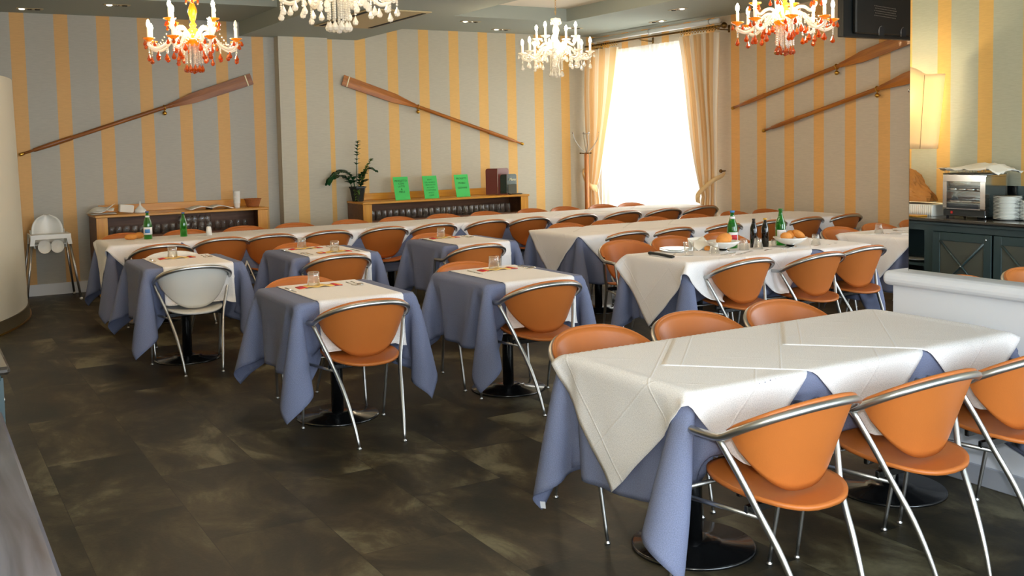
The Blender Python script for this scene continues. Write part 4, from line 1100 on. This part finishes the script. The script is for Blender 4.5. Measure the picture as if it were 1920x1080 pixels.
# ------------------------------------------------------------------ chandeliers
def chandelier(label, x, y, zb, glass, drop, lit, first=True, scale=1.0):
    """zb: height of the lowest pendant"""
    t = thing('crystal_chandelier', label, 'chandelier', (x, y, 0)); z = zb
    cuts = 'crystal'
    obj('ceiling_rose', MB().lathe([(0, ZT), (.06, ZT), (.055, ZT-.02), (.015, ZT-.035), (0, ZT-.036)], 20), 'brass', t)
    ch = MB(); zc = z+.62
    k = 0
    while zc+.02+k*.024 < ZT-.04:
        q = zc+.02+k*.024; a = 0 if k % 2 else PI/2
        ch.tube([(.007*math.cos(b*PI/5)*math.cos(a), .007*math.cos(b*PI/5)*math.sin(a), q+.014*math.sin(b*PI/5)) for b in range(10)], .0018, 5, closed=True); k += 1
    obj('chain', ch, 'brass', t)
    obj('top_bowl', MB().lathe([(.004, .60), (.010, .60), (.014, .585), (.050, .59), (.054, .575), (.048, .565), (.016, .55), (.012, .53)], 20, (0, 0, z)), glass, t)
    obj('baluster', MB().lathe([(.010, .54), (.020, .53), (.030, .50), (.036, .47), (.024, .42), (.014, .39), (.020, .385), (.030, .365), (.016, .35), (.040, .33), (.048, .31), (.050, .28), (.030, .25), (.012, .24)], 20, (0, 0, z)), glass, t)
    obj('arm_bowl', MB().lathe([(.0, .205), (.045, .21), (.075, .225), (.085, .245), (.080, .26), (.06, .255), (.012, .245)], 24, (0, 0, z)), glass, t)
    for k in range(6):
        a = k*PI/3+.3; obj('top_drop', MB().ball((.050*math.cos(a), .050*math.sin(a), z+.545), .009, 8, 6, (1, 1, 2.0)), drop, t)
    cup = MB().lathe([(.006, -.012), (.012, -.008), (.020, 0), (.046, .012), (.048, .020), (.044, .021), (.018, .008), (.012, .014), (.012, .022)], 16).mesh('candle_cup', glass)
    can = MB().lathe([(.0115, 0), (.0115, .075), (.009, .078), (0, .078)], 12).mesh('candle_sleeve', 'candle')
    bul = MB().lathe([(.006, 0), (.0135, .018), (.015, .030), (.011, .048), (.004, .062), (0, .065)], 12)
    bl, bo = bul.mesh('bulb', 'bulb_lit'), bul.mesh('bulb', 'bulb_off')
    def dropmesh(L, r, m): return MB().lathe([(0, 0), (.003, -.004), (r*.55, -L*.35), (r, -L*.66), (r*.72, -L*.9), (0, -L)], 8, smooth=False).mesh('pendant_drop', m)
    dA, dB = dropmesh(.060, .019, drop), dropmesh(.044, .014, drop)
    bead = MB().ball((0, 0, 0), .0078, 6, 4)
    def beads(n, g=.0135):
        m = MB()
        for q in range(n): m.add([(v[0], v[1], v[2]-q*g) for v in bead.v], bead.f, False)
        return m.mesh('bead_string', cuts)
    bs5, bs12 = beads(4), beads(12)
    def put(name, me, par, loc):
        o = bpy.data.objects.new(name, me); COL.objects.link(o); o.parent = par; o.location = loc; return o
    na = 0
    for tier, (n, R, zc, ph, sw) in enumerate(((8, .345, .235, .12, 1), (4, .225, .385, .5, .8))):
        base = smoothpath([(.05, 0, .255), (.10, 0, .30), (.15, 0, .29), (R*.62, 0, .215 if tier == 0 else .28), (R*.82, 0, .175 if tier == 0 else .27), (R, 0, zc-.035), (R, 0, zc-.01)], 5) if tier == 0 else smoothpath([(.04, 0, .27), (.09, 0, .34), (.14, 0, .345), (.19, 0, .315), (R, 0, zc-.03), (R, 0, zc-.01)], 5)
        am = MB().tube(base, .0125, 8).mesh('arm', cuts)
        for k in range(n):
            a = ph+k*2*PI/n; ar = put('arm', am, t, (0, 0, z)); ar.rotation_euler = (0, 0, a)
            put('candle_cup', cup, ar, (R, 0, zc)); put('candle_sleeve', can, ar, (R, 0, zc+.018))
            on = lit(tier, k); put('bulb', bl if on else bo, ar, (R, 0, zc+.095))
            for q in range(3):
                b = q*2*PI/3+.5; put('pendant_drop', dB, ar, (R+.043*math.cos(b), .043*math.sin(b), zc-.0))
            if tier == 0:
                put('bead_string', bs5, ar, (R+.0, 0, zc-.05)); put('pendant_drop', dA, ar, (R, 0, zc-.10))
                put('bead_string', bs5, ar, (R*.62, 0, .20)); put('pendant_drop', dA, ar, (R*.62, 0, .145)); put('pendant_drop', dA, ar, (R*.82, .02, .160)); put('bead_string', bs5, ar, (R*.42, 0, .275)); put('pendant_drop', dA, ar, (R*.42, 0, .215))
            na += 1
    for k in range(11):
        a = k*2*PI/11; put('bead_string', bs12, t, (.062*math.cos(a), .062*math.sin(a), z+.225)); put('pendant_drop', dA, t, (.062*math.cos(a), .062*math.sin(a), z+.062))
    for k in range(6):
        a = k*PI/3+.2; put('bead_string', bs12, t, (.028*math.cos(a), .028*math.sin(a), z+.205))
    put('pendant_drop', dA, t, (0, 0, z+.05))
    for k in range(16):   # swags between the cups
        a0, a1 = .12+k*PI/8, .12+(k+1)*PI/8; m = MB()
        R0, R1 = (.345, .20) if k % 2 == 0 else (.20, .345); Z0, Z1 = (.235, .30) if k % 2 == 0 else (.30, .235)
        for q in range(11):
            f = q/10; a = a0+(a1-a0)*f; R = R0+(R1-R0)*f; m.add([(v[0]*.8+R*math.cos(a), v[1]*.8+R*math.sin(a), v[2]*.8+z+Z0+(Z1-Z0)*f-.06*math.sin(PI*f)) for v in bead.v], bead.f, False)
        obj('bead_swag', m, cuts, t)
    light('chandelier_light', 'POINT', (0, 0, z+.34), CHL, (1.0, 0.83, 0.62), radius=.14, parent=t)
    return t
CHL = 26
chandelier('amber glass chandelier with lit candles at the upper left', 1.965, 8.10, 2.175, 'amber_crystal', 'amber_drop', lambda t, k: k not in (0, 7))
chandelier('clear crystal chandelier cut off by the top edge, nearest the camera', 2.19, 5.60, 2.245, 'crystal', 'crystal', lambda t, k: True)
chandelier('clear crystal chandelier glowing in front of the window curtains', 5.73, 8.70, 2.235, 'crystal', 'crystal', lambda t, k: True)
chandelier('amber glass chandelier at the upper right before the right wall', 5.66, 5.50, 2.195, 'amber_crystal', 'amber_drop', lambda t, k: True)

# ------------------------------------------------------------------ ceiling fittings, screen
def spot(x, y, label, rz=0.0):
    t = thing('recessed_spotlight', label, 'ceiling light', (x, y, ZC), rz, None)
    obj('frame', MB().box(-.13, .13, -.045, .045, -.006, -.0005, .003), 'vent_panel', t)
    for k, q in enumerate((-.075, 0, .075)):
        obj('lamp', MB().lathe([(.026, -.012), (.030, -.006)], 16, (q, 0, 0)).lathe([(0, -.009), (.025, -.0095)], 16, (q, 0, 0)), ('spot_lit', 'polished_steel', 'black_metal')[k], t)
spot(1.19, 11.81, 'recessed ceiling spotlight farthest left above the left oar')
spot(1.95, 11.18, 'recessed ceiling spotlight left of the amber chandelier')
spot(6.08, 11.14, 'recessed ceiling spotlight over the middle of the back wall')
spot(6.89, 11.78, 'recessed ceiling spotlight close to the back wall left of the clear chandelier')
spot(7.71, 11.28, 'recessed ceiling spotlight right behind the glowing clear chandelier')
spot(8.32, 10.27, 'recessed ceiling spotlight just above the pale tube over the window', PI/2)
spot(7.76, 9.21, 'recessed ceiling spotlight nearest the upper right chandelier', PI/2)
t = thing('air_vent', 'square tan air vent panel with dark slots in the ceiling beam', 'air vent', (4.28, 10.05, 2.912))
obj('panel', MB().box(-.34, .34, -.78, .78, -.012, -.0005, .004), 'vent_panel', t)
for s in (-1, 1): obj('slot', MB().box(s*.29-.022, s*.29+.022, -.70, .70, -.016, -.0125), 'vent_slot', t)
t = thing('wall_screen', 'back of a black flat screen hung high beside the mirror', 'television', (7.95, 6.5, 2.49))
obj('housing', MB().box(-.52, .54, .02, .07, 0, .62, .004), 'black_plastic', t)
obj('rear_frame', MB().prism([(-.52, 0), (.54, 0), (.54, .62), (-.52, .62)], .0, .019, 1), 'black_plastic', t)
obj('rear_bulge', MB().box(-.40, .40, -.045, -.001, .03, .50, .012), 'black_plastic', t)
vg = MB()
for i in range(14):
    for j in range(5): vg.lathe([(0, 0), (.0045, 0)], 6, (0, 0, 0), smooth=False); 
vg = MB()
for i in range(16):
    for j in range(5):
        x, zz = -.15+i*.019+(j % 2)*.0095, .205+j*.022-i*.0012; vg.box(x-.0035, x+.0035, -.0475, -.0455, zz-.0035, zz+.0035)
obj('vent_grid', vg, 'steel', t)
for x in (-.06, .25):
    arch = [(x-.035, .02), (x+.035, .02), (x+.035, .07)]+[(x+.035*math.cos(a), .07+.035*math.sin(a)) for a in [PI*k/10 for k in range(1, 10)]]+[(x-.035, .07)]
    h = obj('cable_recess', MB().prism(arch, -.052, -.046, 1), 'dark_rubber', t)
    obj('recess_lip', MB().tube([(x-.037, -.05, .02), (x-.037, -.05, .07)]+[(x+.037*math.cos(PI-a), -.05, .07+.037*math.sin(a)) for a in [PI*k/12 for k in range(1, 7)]], .003, 6), 'steel', h)
obj('ceiling_bracket', MB().box(-.03, .03, -.02, .0, .40, ZC-2.49+.0, .002), 'black_metal', t)

# ------------------------------------------------------------------ left side: counter, dark sideboard, wall lamp (seen in the mirror)
t = thing('dark_counter', 'dark grained wooden counter top running along the left foreground', 'counter', (0, 1.8, 0))
obj('counter_top', MB().box(-.335, .185, -1.3, 1.25, .862, .90, .008), 'dark_counter_wood', t)
obj('counter_inlay', MB().box(-.33, .065, -1.29, 1.19, .9003, .903, .001), 'counter_inlay_grey', t)
obj('counter_body', MB().box(-.335, .14, -1.26, 1.21, .06, .861), 'dark_green_paint', t)
obj('counter_plinth', MB().box(-.335, .11, -1.24, 1.19, 0, .059), 'black_plastic', t)
t = thing('dark_sideboard', 'dark green sideboard with crossed glass doors, its blue grey end at the left edge', 'sideboard', (0, 5.5, 0))
Y0, Y1 = -1.42, 1.30
obj('sideboard_top', MB().box(-.335, .285, Y0, Y1, .785, .815, .010), 'sideboard_top_wood', t)
obj('cornice', MB().box(-.335, .255, Y0+.025, Y1-.025, .755, .784, .006), 'dark_green_paint', t)
obj('end_panel', MB().box(-.335, .262, Y0+.03, Y0+.055, .05, .770), 'dark_green_paint', t)
obj('end_panel', MB().box(-.335, .215, Y1-.08, Y1-.05, .05, .754), 'dark_green_paint', t)
obj('back_panel', MB().box(-.335, -.32, Y0+.08, Y1-.08, .05, .754), 'dark_green_paint', t)
obj('bottom_board', MB().box(-.32, .20, Y0+.08, Y1-.08, .05, .08), 'dark_green_paint', t)
obj('front_frame', MB().box(.20, .222, Y0+.05, Y1-.05, .70, .754).box(.20, .222, Y0+.05, Y1-.05, .03, .10).box(.20, .222, .486, .583, .10, .70).box(.20, .222, 1.20, Y1-.05, .10, .70).box(.20, .222, Y0+.05, Y0+.13, .10, .70), 'dark_green_paint', t)
obj('partition_board', MB().box(-.32, .199, .565, .583, .08, .754), 'dark_green_paint', t)
obj('niche_shelf', MB().box(-.32, .199, .583, 1.20, .36, .385), 'dark_green_paint', t)
for d0, d1, kn in ((-.110, .486, 'l'), (-.715, -.120, 'r'), (-1.29, -.725, 'l')):
    a, b = d0+.005, d1-.005; st = .075
    dd = obj('door', MB().box(.223, .243, a, a+st, .105, .695, .003).box(.223, .243, b-st, b, .105, .695, .003).box(.223, .243, a+st, b-st, .62, .695, .003).box(.223, .243, a+st, b-st, .105, .18, .003), 'dark_green_paint', t)
    obj('door_glass', MB().box(.230, .234, a+st, b-st, .18, .62), 'cabinet_glass', dd)
    obj('cross_bar', MB().tube([(.240, a+st, .18), (.240, b-st, .62)], .011, 6).tube([(.240, b-st, .18), (.240, a+st, .62)], .011, 6), 'dark_green_paint', dd)
    obj('cross_stud', MB().ball((.252, (a+b)/2, .40), .009, 10, 7), 'polished_steel', dd)
    obj('door_knob', MB().tube([(.243, a+.035, .655), (.262, a+.035, .655)], .004, 8).ball((.266, a+.035, .655), .011, 10, 7, (.8, .7, 1.3)), 'polished_steel', dd)
obj('upstand', MB().box(-.335, -.315, Y0+.2, .42, .816, 1.10), 'dark_green_paint', t)
obj('upstand_batten', MB().box(-.314, -.305, .02, .12, .816, 1.10), 'black_metal', t)
# niche crockery
t2 = thing('serving_dish', 'white oval dish in the open niche of the dark sideboard', 'dish', (.05, 6.27, .386))
obj('dish', MB().lathe([(0, 0), (.06, 0), (.13, .02), (.135, .024), (.06, .008), (0, .006)], 28), 'white_ceramic', t2)
t2 = thing('metal_jug', 'small steel jug behind the dish in the sideboard niche', 'jug', (-.10, 6.20, .386))
obj('jug_body', MB().lathe([(0, 0), (.05, 0), (.06, .05), (.045, .12), (.05, .15), (.046, .15), (.04, .12), (.055, .05), (0, .006)], 24), 'polished_steel', t2)
obj('jug_handle', MB().tube(smoothpath([(0, .05, .13), (0, .09, .12), (0, .095, .07), (0, .055, .04)], 5), .005, 6), 'steel', t2)
# on the dark sideboard
t = thing('display_oven', 'small steel display warmer with glass front and black control strip', 'warmer', (-.06, 5.79, .816))
obj('case', MB().box(-.19, .12, -.215, .215, .015, .035, .004).box(-.19, .12, -.215, .215, .375, .395, .004).box(-.19, .12, -.215, -.195, .035, .375).box(-.19, .12, .195, .215, .035, .375).box(-.19, -.18, -.195, .195, .035, .375), 'polished_steel', t)
obj('front_frame', MB().box(.121, .13, -.215, .215, .33, .395, .003).box(.121, .13, -.215, -.165, .08, .33).box(.121, .13, .175, .215, .08, .33).box(.121, .13, -.215, .215, .078, .088), 'polished_steel', t)
cp = obj('control_panel', MB().box(.121, .128, -.21, .21, .02, .076, .003), 'black_plastic', t)
obj('red_switch', MB().box(.129, .133, .11, .13, .038, .06), 'red_switch', cp)
obj('glass_door', MB().box(.122, .125, -.165, .175, .088, .33), 'window_glass', t)
for zz in (.13, .24): obj('rack', MB().box(-.17, .11, -.19, .19, zz, zz+.004), 'steel', t)
for k in range(4): obj('rack_tray', MB().box(-.12, .10, -.17+.09*k, -.10+.09*k, .245, .275, .01), 'polished_steel', t)
for k in range(3): obj('rack_tray', MB().box(-.12, .10, -.17+.12*k, -.07+.12*k, .135, .165, .01), 'polished_steel', t)
for s in (-1, 1): obj('foot', MB().lathe([(0, 0), (.012, 0), (.012, .015), (0, .015)], 10, (.09, s*.19, 0)).lathe([(0, 0), (.012, 0), (.012, .015), (0, .015)], 10, (-.16, s*.19, 0)), 'dark_rubber', t)
t = thing('tray_of_cloths', 'wire tray with crumpled white napkins on top of the steel warmer', 'tray', (-.06, 5.79, 1.212))
tr = MB()
for z0, gr in ((.004, .0), (.055, .02)):
    tr.tube([(-.17-gr, -.22-gr, z0), (.12+gr, -.22-gr, z0), (.12+gr, .22+gr, z0), (-.17-gr, .22+gr, z0)], .004, 6, closed=True)
for k in range(12):
    y = -.2+.036*k; tr.tube([(.14, y*1.05, .055), (.12, y, .004), (-.17, y, .004), (-.19, y*1.05, .055)], .002, 5)
obj('wire_frame', tr, 'steel', t)
rs = np.random.RandomState(4); H = rs.rand(12, 14)
obj('crumpled_napkins', MB().shell([[(-.17+.36*i/11, -.38+.62*j/13, .03+.05*math.sin(PI*i/11)*math.sin(PI*min(1, .15+j/13))+.03*H[i, j]-.03*(j < 2)) for j in range(14)] for i in range(12)], .004), 'paper', t)
t = thing('paper_bag', 'crumpled brown paper bread bag on the stack of white boxes', 'paper bag', (-.06, 6.42, .945))
G = []; rs = np.random.RandomState(9)
for j in range(15):
    v = j/14; row = []; r = .185*(1-v)**.55*(.9+.1*math.sin(v*9))+.012
    for i in range(33):
        a = 2*PI*i/32; k = 1+.10*math.sin(5*a+v*7)+.05*math.sin(11*a+v*13); k += .10*(rs.rand()-.5); row.append((r*.7*k*math.cos(a), r*1.25*k*math.sin(a)+.06*v, .30*v**.9+.012*rs.rand()*(1 if 0 < j else 0)))
    row[-1] = row[0]; G.append(row)
obj('bag', MB().grid(G, False), 'bag_paper', t)
t = thing('box_stack', 'low stack of cream fluted paper cases under the brown bag', 'boxes', (-.05, 6.36, .816))
fl = MB()
for k in range(22):
    y = -.24+k*.022; fl.tube([(.12, y, .0), (.12, y, .10)], .011, 6)
obj('fluted_side', fl, 'paper', t); obj('box_body', MB().box(-.2, .118, -.25, .25, 0, .105, .003), 'paper', t)
t = thing('bread_board', 'thin wooden board lying in front of the cream paper cases', 'board', (.16, 6.40, .816))
obj('board', MB().box(-.07, .07, -.25, .25, 0, .014, .004), 'beech_wood', t)
pl = MB().lathe([(0, 0), (.06, 0), (.065, .003), (.115, .014), (.117, .017), (.06, .007), (0, .005)], 30).mesh('plate', 'white_ceramic')
for gx, (px, py, n, sc, lab) in enumerate(((-.02, 5.42, 17, 1.0, 'white dinner plate, %s from the bottom of the tall stack'), (-.10, 5.27, 14, .78, 'white side plate, %s from the bottom of the shorter stack'))):
    g = None
    for k in range(n):
        if g is None: g = obj('plate', pl, None, None, (px, py, .8165)); g.scale = (sc, sc, 1); tag(g, lab % ORDL[0], 'plate', 'white plates in the %s stack' % ('tall' if gx == 0 else 'short'))
        else: dup(g, None, (px+random.uniform(-.0015, .0015), py, .8165+k*.0122), None, lab % ORDL[k])
t = thing('wall_sconce', 'large glowing parchment wall lamp with arched top, seen in the mirror', 'wall lamp', (-.33, 6.62, 1.44))
G = []
for j in range(13):
    v = j/12; row = []
    for i in range(25):
        u = -1+2*i/24; hw = .285+.075*v; zt_ = .715+(.09*math.cos(u*PI/2/.62)**.8 if abs(u) < .62 else 0)*1.0
        row.append((.03+.14*math.sqrt(max(0, 1-(abs(u))**2.6)), u*hw, zt_*v))
    G.append(row)
obj('shade', MB().shell(G, .003), 'shade_fabric', t)
rb = MB()
for u in (-.62, .62): rb.tube([(.035+.14*math.sqrt(1-.62**2.6), u*.285, .0), (.035+.14*math.sqrt(1-.62**2.6), u*.36, .71)], .002, 5)
obj('shade_wire', rb, 'dark_brass', t)
obj('wall_plate', MB().box(-.008, .012, -.06, .06, .30, .46, .003).tube([(.01, 0, .38), (.08, 0, .40)], .008, 8), 'brass', t)
obj('bulb', MB().ball((.09, 0, .42), .03, 12, 8), 'bulb_lit', t)
light('sconce_light', 'POINT', (.09, 0, .50), 48, (1.0, 0.82, 0.55), radius=.05, parent=t)

# ------------------------------------------------------------------ table settings
SZ = .7455
fork_m = MB().tube([(0, 0, .004), (0, .10, .003)], [.0035, .002], 6).box(-.011, .011, .10, .125, .002, .004, .001)
for q in (-.009, -.003, .003, .009): fork_m.tube([(q, .125, .003), (q, .175, .005)], .0014, 4)
fork_m = fork_m.mesh('fork', 'polished_steel')
spoon_m = MB().tube([(0, 0, .004), (0, .12, .003)], [.0035, .002], 6).ball((0, .148, .006), .02, 12, 6, (.95, 1.5, .25)).mesh('spoon', 'polished_steel')
knife_m = MB().box(-.007, .007, 0, .09, 0, .006, .002).add([(-.007, .09, .002), (.008, .09, .002), (.009, .17, .002), (.0, .205, .002), (-.007, .19, .002), (-.007, .09, .0035), (.008, .09, .0035), (.009, .17, .0035), (.0, .205, .0035), (-.007, .19, .0035)], [(0, 1, 2, 3, 4), (9, 8, 7, 6, 5), (0, 5, 6, 1), (1, 6, 7, 2), (2, 7, 8, 3), (3, 8, 9, 4), (4, 9, 5, 0)], False).mesh('knife', 'polished_steel')
seen = {}
def cutlery(kind, x, y, rz, label, z=None, group=None):
    me = {'fork': fork_m, 'spoon': spoon_m, 'knife': knife_m}[kind]
    o = bpy.data.objects.new('table_'+kind, me); COL.objects.link(o); o.location = (x, y, z or SZ+.001); o.rotation_euler = (0, 0, rz); tag(o, label, kind, group); return o
tum = tumbler(.088, .033, .040, True); tum2 = tumbler(.082, .034, .037, True); con = tumbler(.088, .026, .040, True)
def place(x, y, rz, where, gl=tum2, gx=0):
    """rz: direction of the diner (0: diner on the near side)"""
    c, s = math.cos(rz), math.sin(rz)
    def w(a, b): return (x+c*a-s*b, y+s*a+c*b)
    t = thing('placemat', 'white paper mat printed red and yellow, %s' % where, 'placemat', (x, y, SZ), rz)
    obj('paper_mat', MB().box(-.15, .15, -.08, .08, 0, .0012), 'paper', t)
    b = obj('printed_napkin', MB().shell([[(-.135+.27*i/14, -.03+.075*j/4, .006+.005*math.sin(PI*i/14)+.004*math.sin(i*1.3)) for j in range(5)] for i in range(15)], .003), 'yellow_print', t)
    for q in (-1, 1): obj('red_band', MB().shell([[(q*(.085+.05*i/5), -.032+.079*j/3, .0085+.002*math.sin(i)) for j in range(4)] for i in range(6)], .004), 'red_print', b)
    px, py = w(gx, .0); o = obj('tumbler', gl, 'tumbler_glass', None, (px, py, SZ+.0135)); tag(o, 'upturned clear tumbler, %s' % where, 'glass')
    px, py = w(.185, -.06); cutlery('knife', px, py, rz, 'steel knife beside the mat, %s' % where)
    px, py = w(-.20, -.06); cutlery('fork', px, py, rz, 'steel fork beside the mat, %s' % where)
    px, py = w(-.235, -.07); cutlery('spoon', px, py, rz, 'steel spoon beside the mat, %s' % where)
place(2.085, 5.80, PI, 'on the front left small table', gx=.03)
place(3.32, 5.80, PI, 'on the front right small table', gx=.02)
place(1.745, 8.00, PI, 'on the leftmost small table', gx=.03)
place(2.77, 7.99, PI, 'on the far side of the two glass table', gx=.03)
place(2.86, 7.56, 0, 'on the near side of the two glass table', gx=-.0)
place(4.06, 8.02, PI, 'on the small table farthest right', gx=.03)

def bottle(label, x, y, z, h, r, body, lab=True, neck_label=None, cap='cap_blue', liquid=False, hs=.55):
    t = thing('glass_bottle', label, 'bottle', (x, y, z))
    pr = [(0, 0), (r*.9, 0), (r, .008), (r, h*hs), (r*.92, h*(hs+.08)), (r*.55, h*(hs+.22)), (r*.38, h*(hs+.32)), (r*.36, h*.94), (r*.42, h*.945), (r*.42, h*.965), (0, h*.97)]
    obj('bottle_body', MB().lathe(pr, 24), body, t)
    obj('cap', MB().lathe([(0, h), (r*.40, h), (r*.45, h*.995), (r*.45, h*.955), (r*.43, h*.952)], 16), cap, t)
    if lab:
        n = 12; G = [[((r+.0012)*math.sin(a), -(r+.0012)*math.cos(a), zz) for a in [-1.5+3.0*i/n for i in range(n+1)]] for zz in (h*.18, h*.44)]
        lo = obj('label', MB().shell(G, .0006), 'label_white', t)
        G = [[((r+.002)*math.sin(a), -(r+.002)*math.cos(a), zz) for a in [-.9+1.2*i/n for i in range(n+1)]] for zz in (h*.24, h*.37)]
        obj('label_print', MB().shell(G, .0006), lab, lo)
    if neck_label:
        rn = r*.48; G = [[((rn+.0012)*math.sin(a), -(rn+.0012)*math.cos(a), zz) for a in [-1.6+3.2*i/10 for i in range(11)]] for zz in (h*(hs+.22), h*(hs+.30))]
        obj('neck_label', MB().shell(G, .0006), 'label_white', t)
    return t
bottle('tall green water bottle with a blue and white label on the farthest table', 1.90, 9.86, SZ, .265, .038, 'green_glass', 'label_blue', True)
bottle('plain green bottle without label standing between bread and white shaker', 2.235, 9.90, SZ, .235, .033, 'green_glass', None, None, 'cap_blue')
bottle('green bottle with white neck label behind the left bread bowl', 5.37, 5.76, SZ, .29, .040, 'green_glass', 'label_red', True, 'label_blue')
bottle('bright green open bottle behind the right bread bowl', 5.775, 5.66, SZ, .29, .040, 'green_glass', 'label_white', False, 'green_glass')
bottle('dark oil bottle with black cap on the laid table', 5.512, 5.68, SZ, .225, .028, 'dark_glass', None, None, 'black_plastic', hs=.62)
bottle('dark oil bottle with yellow cap on the laid table', 5.605, 5.655, SZ, .225, .028, 'dark_glass', None, None, 'cap_yellow', hs=.62)
o = obj('bread_roll', MB().ball((0, 0, .028), .045, 16, 10, (1.35, .8, .62)), 'bread', None, (1.76, 9.93, SZ)); tag(o, 'front golden bread roll on the farthest table', 'bread')
o = obj('bread_roll', MB().ball((0, 0, .032), .045, 16, 10, (1.2, .85, .7)), 'bread', None, (1.845, 10.0, SZ)); o.rotation_euler = (0, 0, .6); tag(o, 'rear golden bread roll touching the green labelled bottle side', 'bread')
t = thing('white_shaker', 'white plastic cup shaped shaker on the farthest table', 'shaker', (2.455, 9.83, SZ))
obj('shaker_body', MB().lathe([(0, 0), (.030, 0), (.024, .07), (.022, .078), (.0, .08)], 20), 'white_plastic', t); obj('shaker_top', MB().lathe([(.022, .07), (.020, .088), (.008, .094), (0, .094)], 16), 'white_plastic', t)

# bread bowls on the laid table
def bowl(label, x, y, rolls):
    t = thing('bread_bowl', label, 'bowl', (x, y, SZ))
    obj('bowl_shell', MB().lathe([(.045, .026), (.085, .042), (.118, .066), (.128, .080), (.122, .080), (.08, .048), (0, .034)], 36), 'white_ceramic', t)
    obj('bowl_foot', MB().lathe([(0, 0), (.048, 0), (.046, .008), (.03, .014), (.032, .027), (0, .028)], 24), 'polished_steel', t)
    for (a, b, zz, r, sq, rot, lab, m) in rolls:
        o = obj('bread_roll', MB().ball((0, 0, 0), r, 16, 10, sq), m, None, (x+a, y+b, SZ+zz)); o.rotation_euler = rot; tag(o, lab, 'bread')
bowl('white footed bowl with one big torn roll, left on the laid table', 5.175, 5.65, ((.01, 0, .090, .052, (1.4, 1.0, .8), (.3, -.35, .2), 'large torn golden roll leaning in the left bread bowl', 'bread_cut'),))
bowl('white footed bowl holding three rolls, right on the laid table', 5.745, 5.53, ((-.045, 0, .088, .042, (1.25, .9, .75), (0, .1, .2), 'left of the three rolls in the right bread bowl', 'bread_cut'), (.03, .03, .094, .040, (1.2, .9, .8), (0, -.3, .5), 'middle of the three rolls in the right bread bowl', 'bread'), (.075, -.01, .096, .042, (1.4, .85, .7), (0, .5, -.3), 'right of the three rolls in the right bread bowl', 'bread')))
def glass(mesh, x, y, label, m='tumbler_glass', z=SZ):
    o = obj('tumbler', mesh, m, None, (x, y, z)); tag(o, label, 'glass')
up = tumbler(.10, .032, .040, False)
glass(up, 4.80, 5.60, 'upright clear glass nearest the black knife handle')
glass(con, 5.00, 5.55, 'upturned clear glass left of the left bread bowl')
glass(con, 5.335, 5.60, 'upturned clear glass right of the left bread bowl')
glass(con, 5.46, 5.58, 'upturned clear glass before the dark oil bottles')
glass(con, 5.985, 5.50, 'upturned clear glass at the right end of the bottle table')
glass(con, 7.06, 5.79, 'upturned clear glass standing on the right hand table')
glass(tumbler(.06, .018, .022, False), 5.665, 5.62, 'small clear salt pot by the yellow capped bottle')
for px, py, zz, lab in ((4.90, 5.87, 0, 'lower white plate behind the knife handle'), (4.90, 5.87, .012, 'upper white plate behind the knife handle')):
    o = obj('plate', pl, None, None, (px, py, SZ+zz)); tag(o, lab, 'plate')
t = thing('tongs_handle', 'thick black plastic handled knife lying on the laid table', 'knife', (4.60, 5.80, SZ+.012), -1.55+.0)
hp = smoothpath([(0, 0, .01), (.06, .004, .012), (.14, .0, .010), (.22, -.004, .006), (.27, 0, .004)], 5)
obj('handle', MB().tube(hp, [.016, .018]+[.015]*(len(hp)-4)+[.012, .008], 10).xf(Matrix.Diagonal((1, 1, .75, 1))), 'black_plastic', t)
t = thing('folded_napkins', 'pile of folded white paper napkins behind the clear glass', 'napkins', (5.12, 5.86, SZ))
obj('napkin', MB().box(-.075, .075, -.05, .05, 0, .02, .006), 'paper', t); obj('napkin', sheet(.17, .12, .02, 8, .03), 'paper', t, (0, 0, .012), (.5, 0, .2)); obj('napkin', MB().box(-.07, .07, -.006, .0, 0, .075, .003).xf(Matrix.Rotation(-.25, 4, 'X')), 'paper', t, (.0, .03, .018))
o = obj('bread_piece', MB().ball((0, 0, .018), .026, 12, 8, (1.1, .8, .8)), 'bread_cut', None, (5.12, 5.76, SZ)); tag(o, 'small torn piece of bread next to the napkin pile', 'bread')
for i, (k, x, y, r, lab) in enumerate((('knife', 4.98, 5.46, -1.3, 'steel knife near the front edge beside the upright glass'), ('fork', 5.02, 5.40, -1.35, 'steel fork lying nearest the front edge of the bottle table'),
    ('fork', 5.16, 5.44, -1.2, 'steel fork in front of the left bread bowl'), ('knife', 5.42, 5.47, -1.2, 'steel knife in front of the dark oil bottles'), ('spoon', 5.56, 5.44, -1.25, 'steel spoon in front of the dark oil bottles'),
    ('knife', 5.90, 5.44, -1.25, 'steel knife before the last upturned glass on the bottle table'), ('fork', 6.03, 5.43, -1.25, 'steel fork by the last upturned glass on the bottle table'),
    ('fork', 7.14, 5.62, .3, 'steel fork on the right hand table before its glass'), ('knife', 7.28, 5.62, .3, 'steel knife on the right hand table right of its glass'), ('spoon', 7.40, 5.72, .2, 'steel spoon on the right hand table near the mirror'))):
    cutlery(k, x, y, r, lab, SZ+.002)
t = thing('paper_napkin', 'flat white napkin folded on the left end of the right hand table', 'napkin', (6.97, 5.86, SZ+.001)); obj('napkin', MB().box(-.08, .10, -.07, .07, 0, .006, .002), 'paper', t)
t = thing('small_dish', 'white dish standing on the dark counter at the left picture edge', 'dish', (.085, 2.93, .9005)); obj('dish', MB().lathe([(0, 0), (.04, 0), (.06, .03), (.075, .10), (.072, .10), (.056, .03), (0, .006)], 24), 'white_ceramic', t)
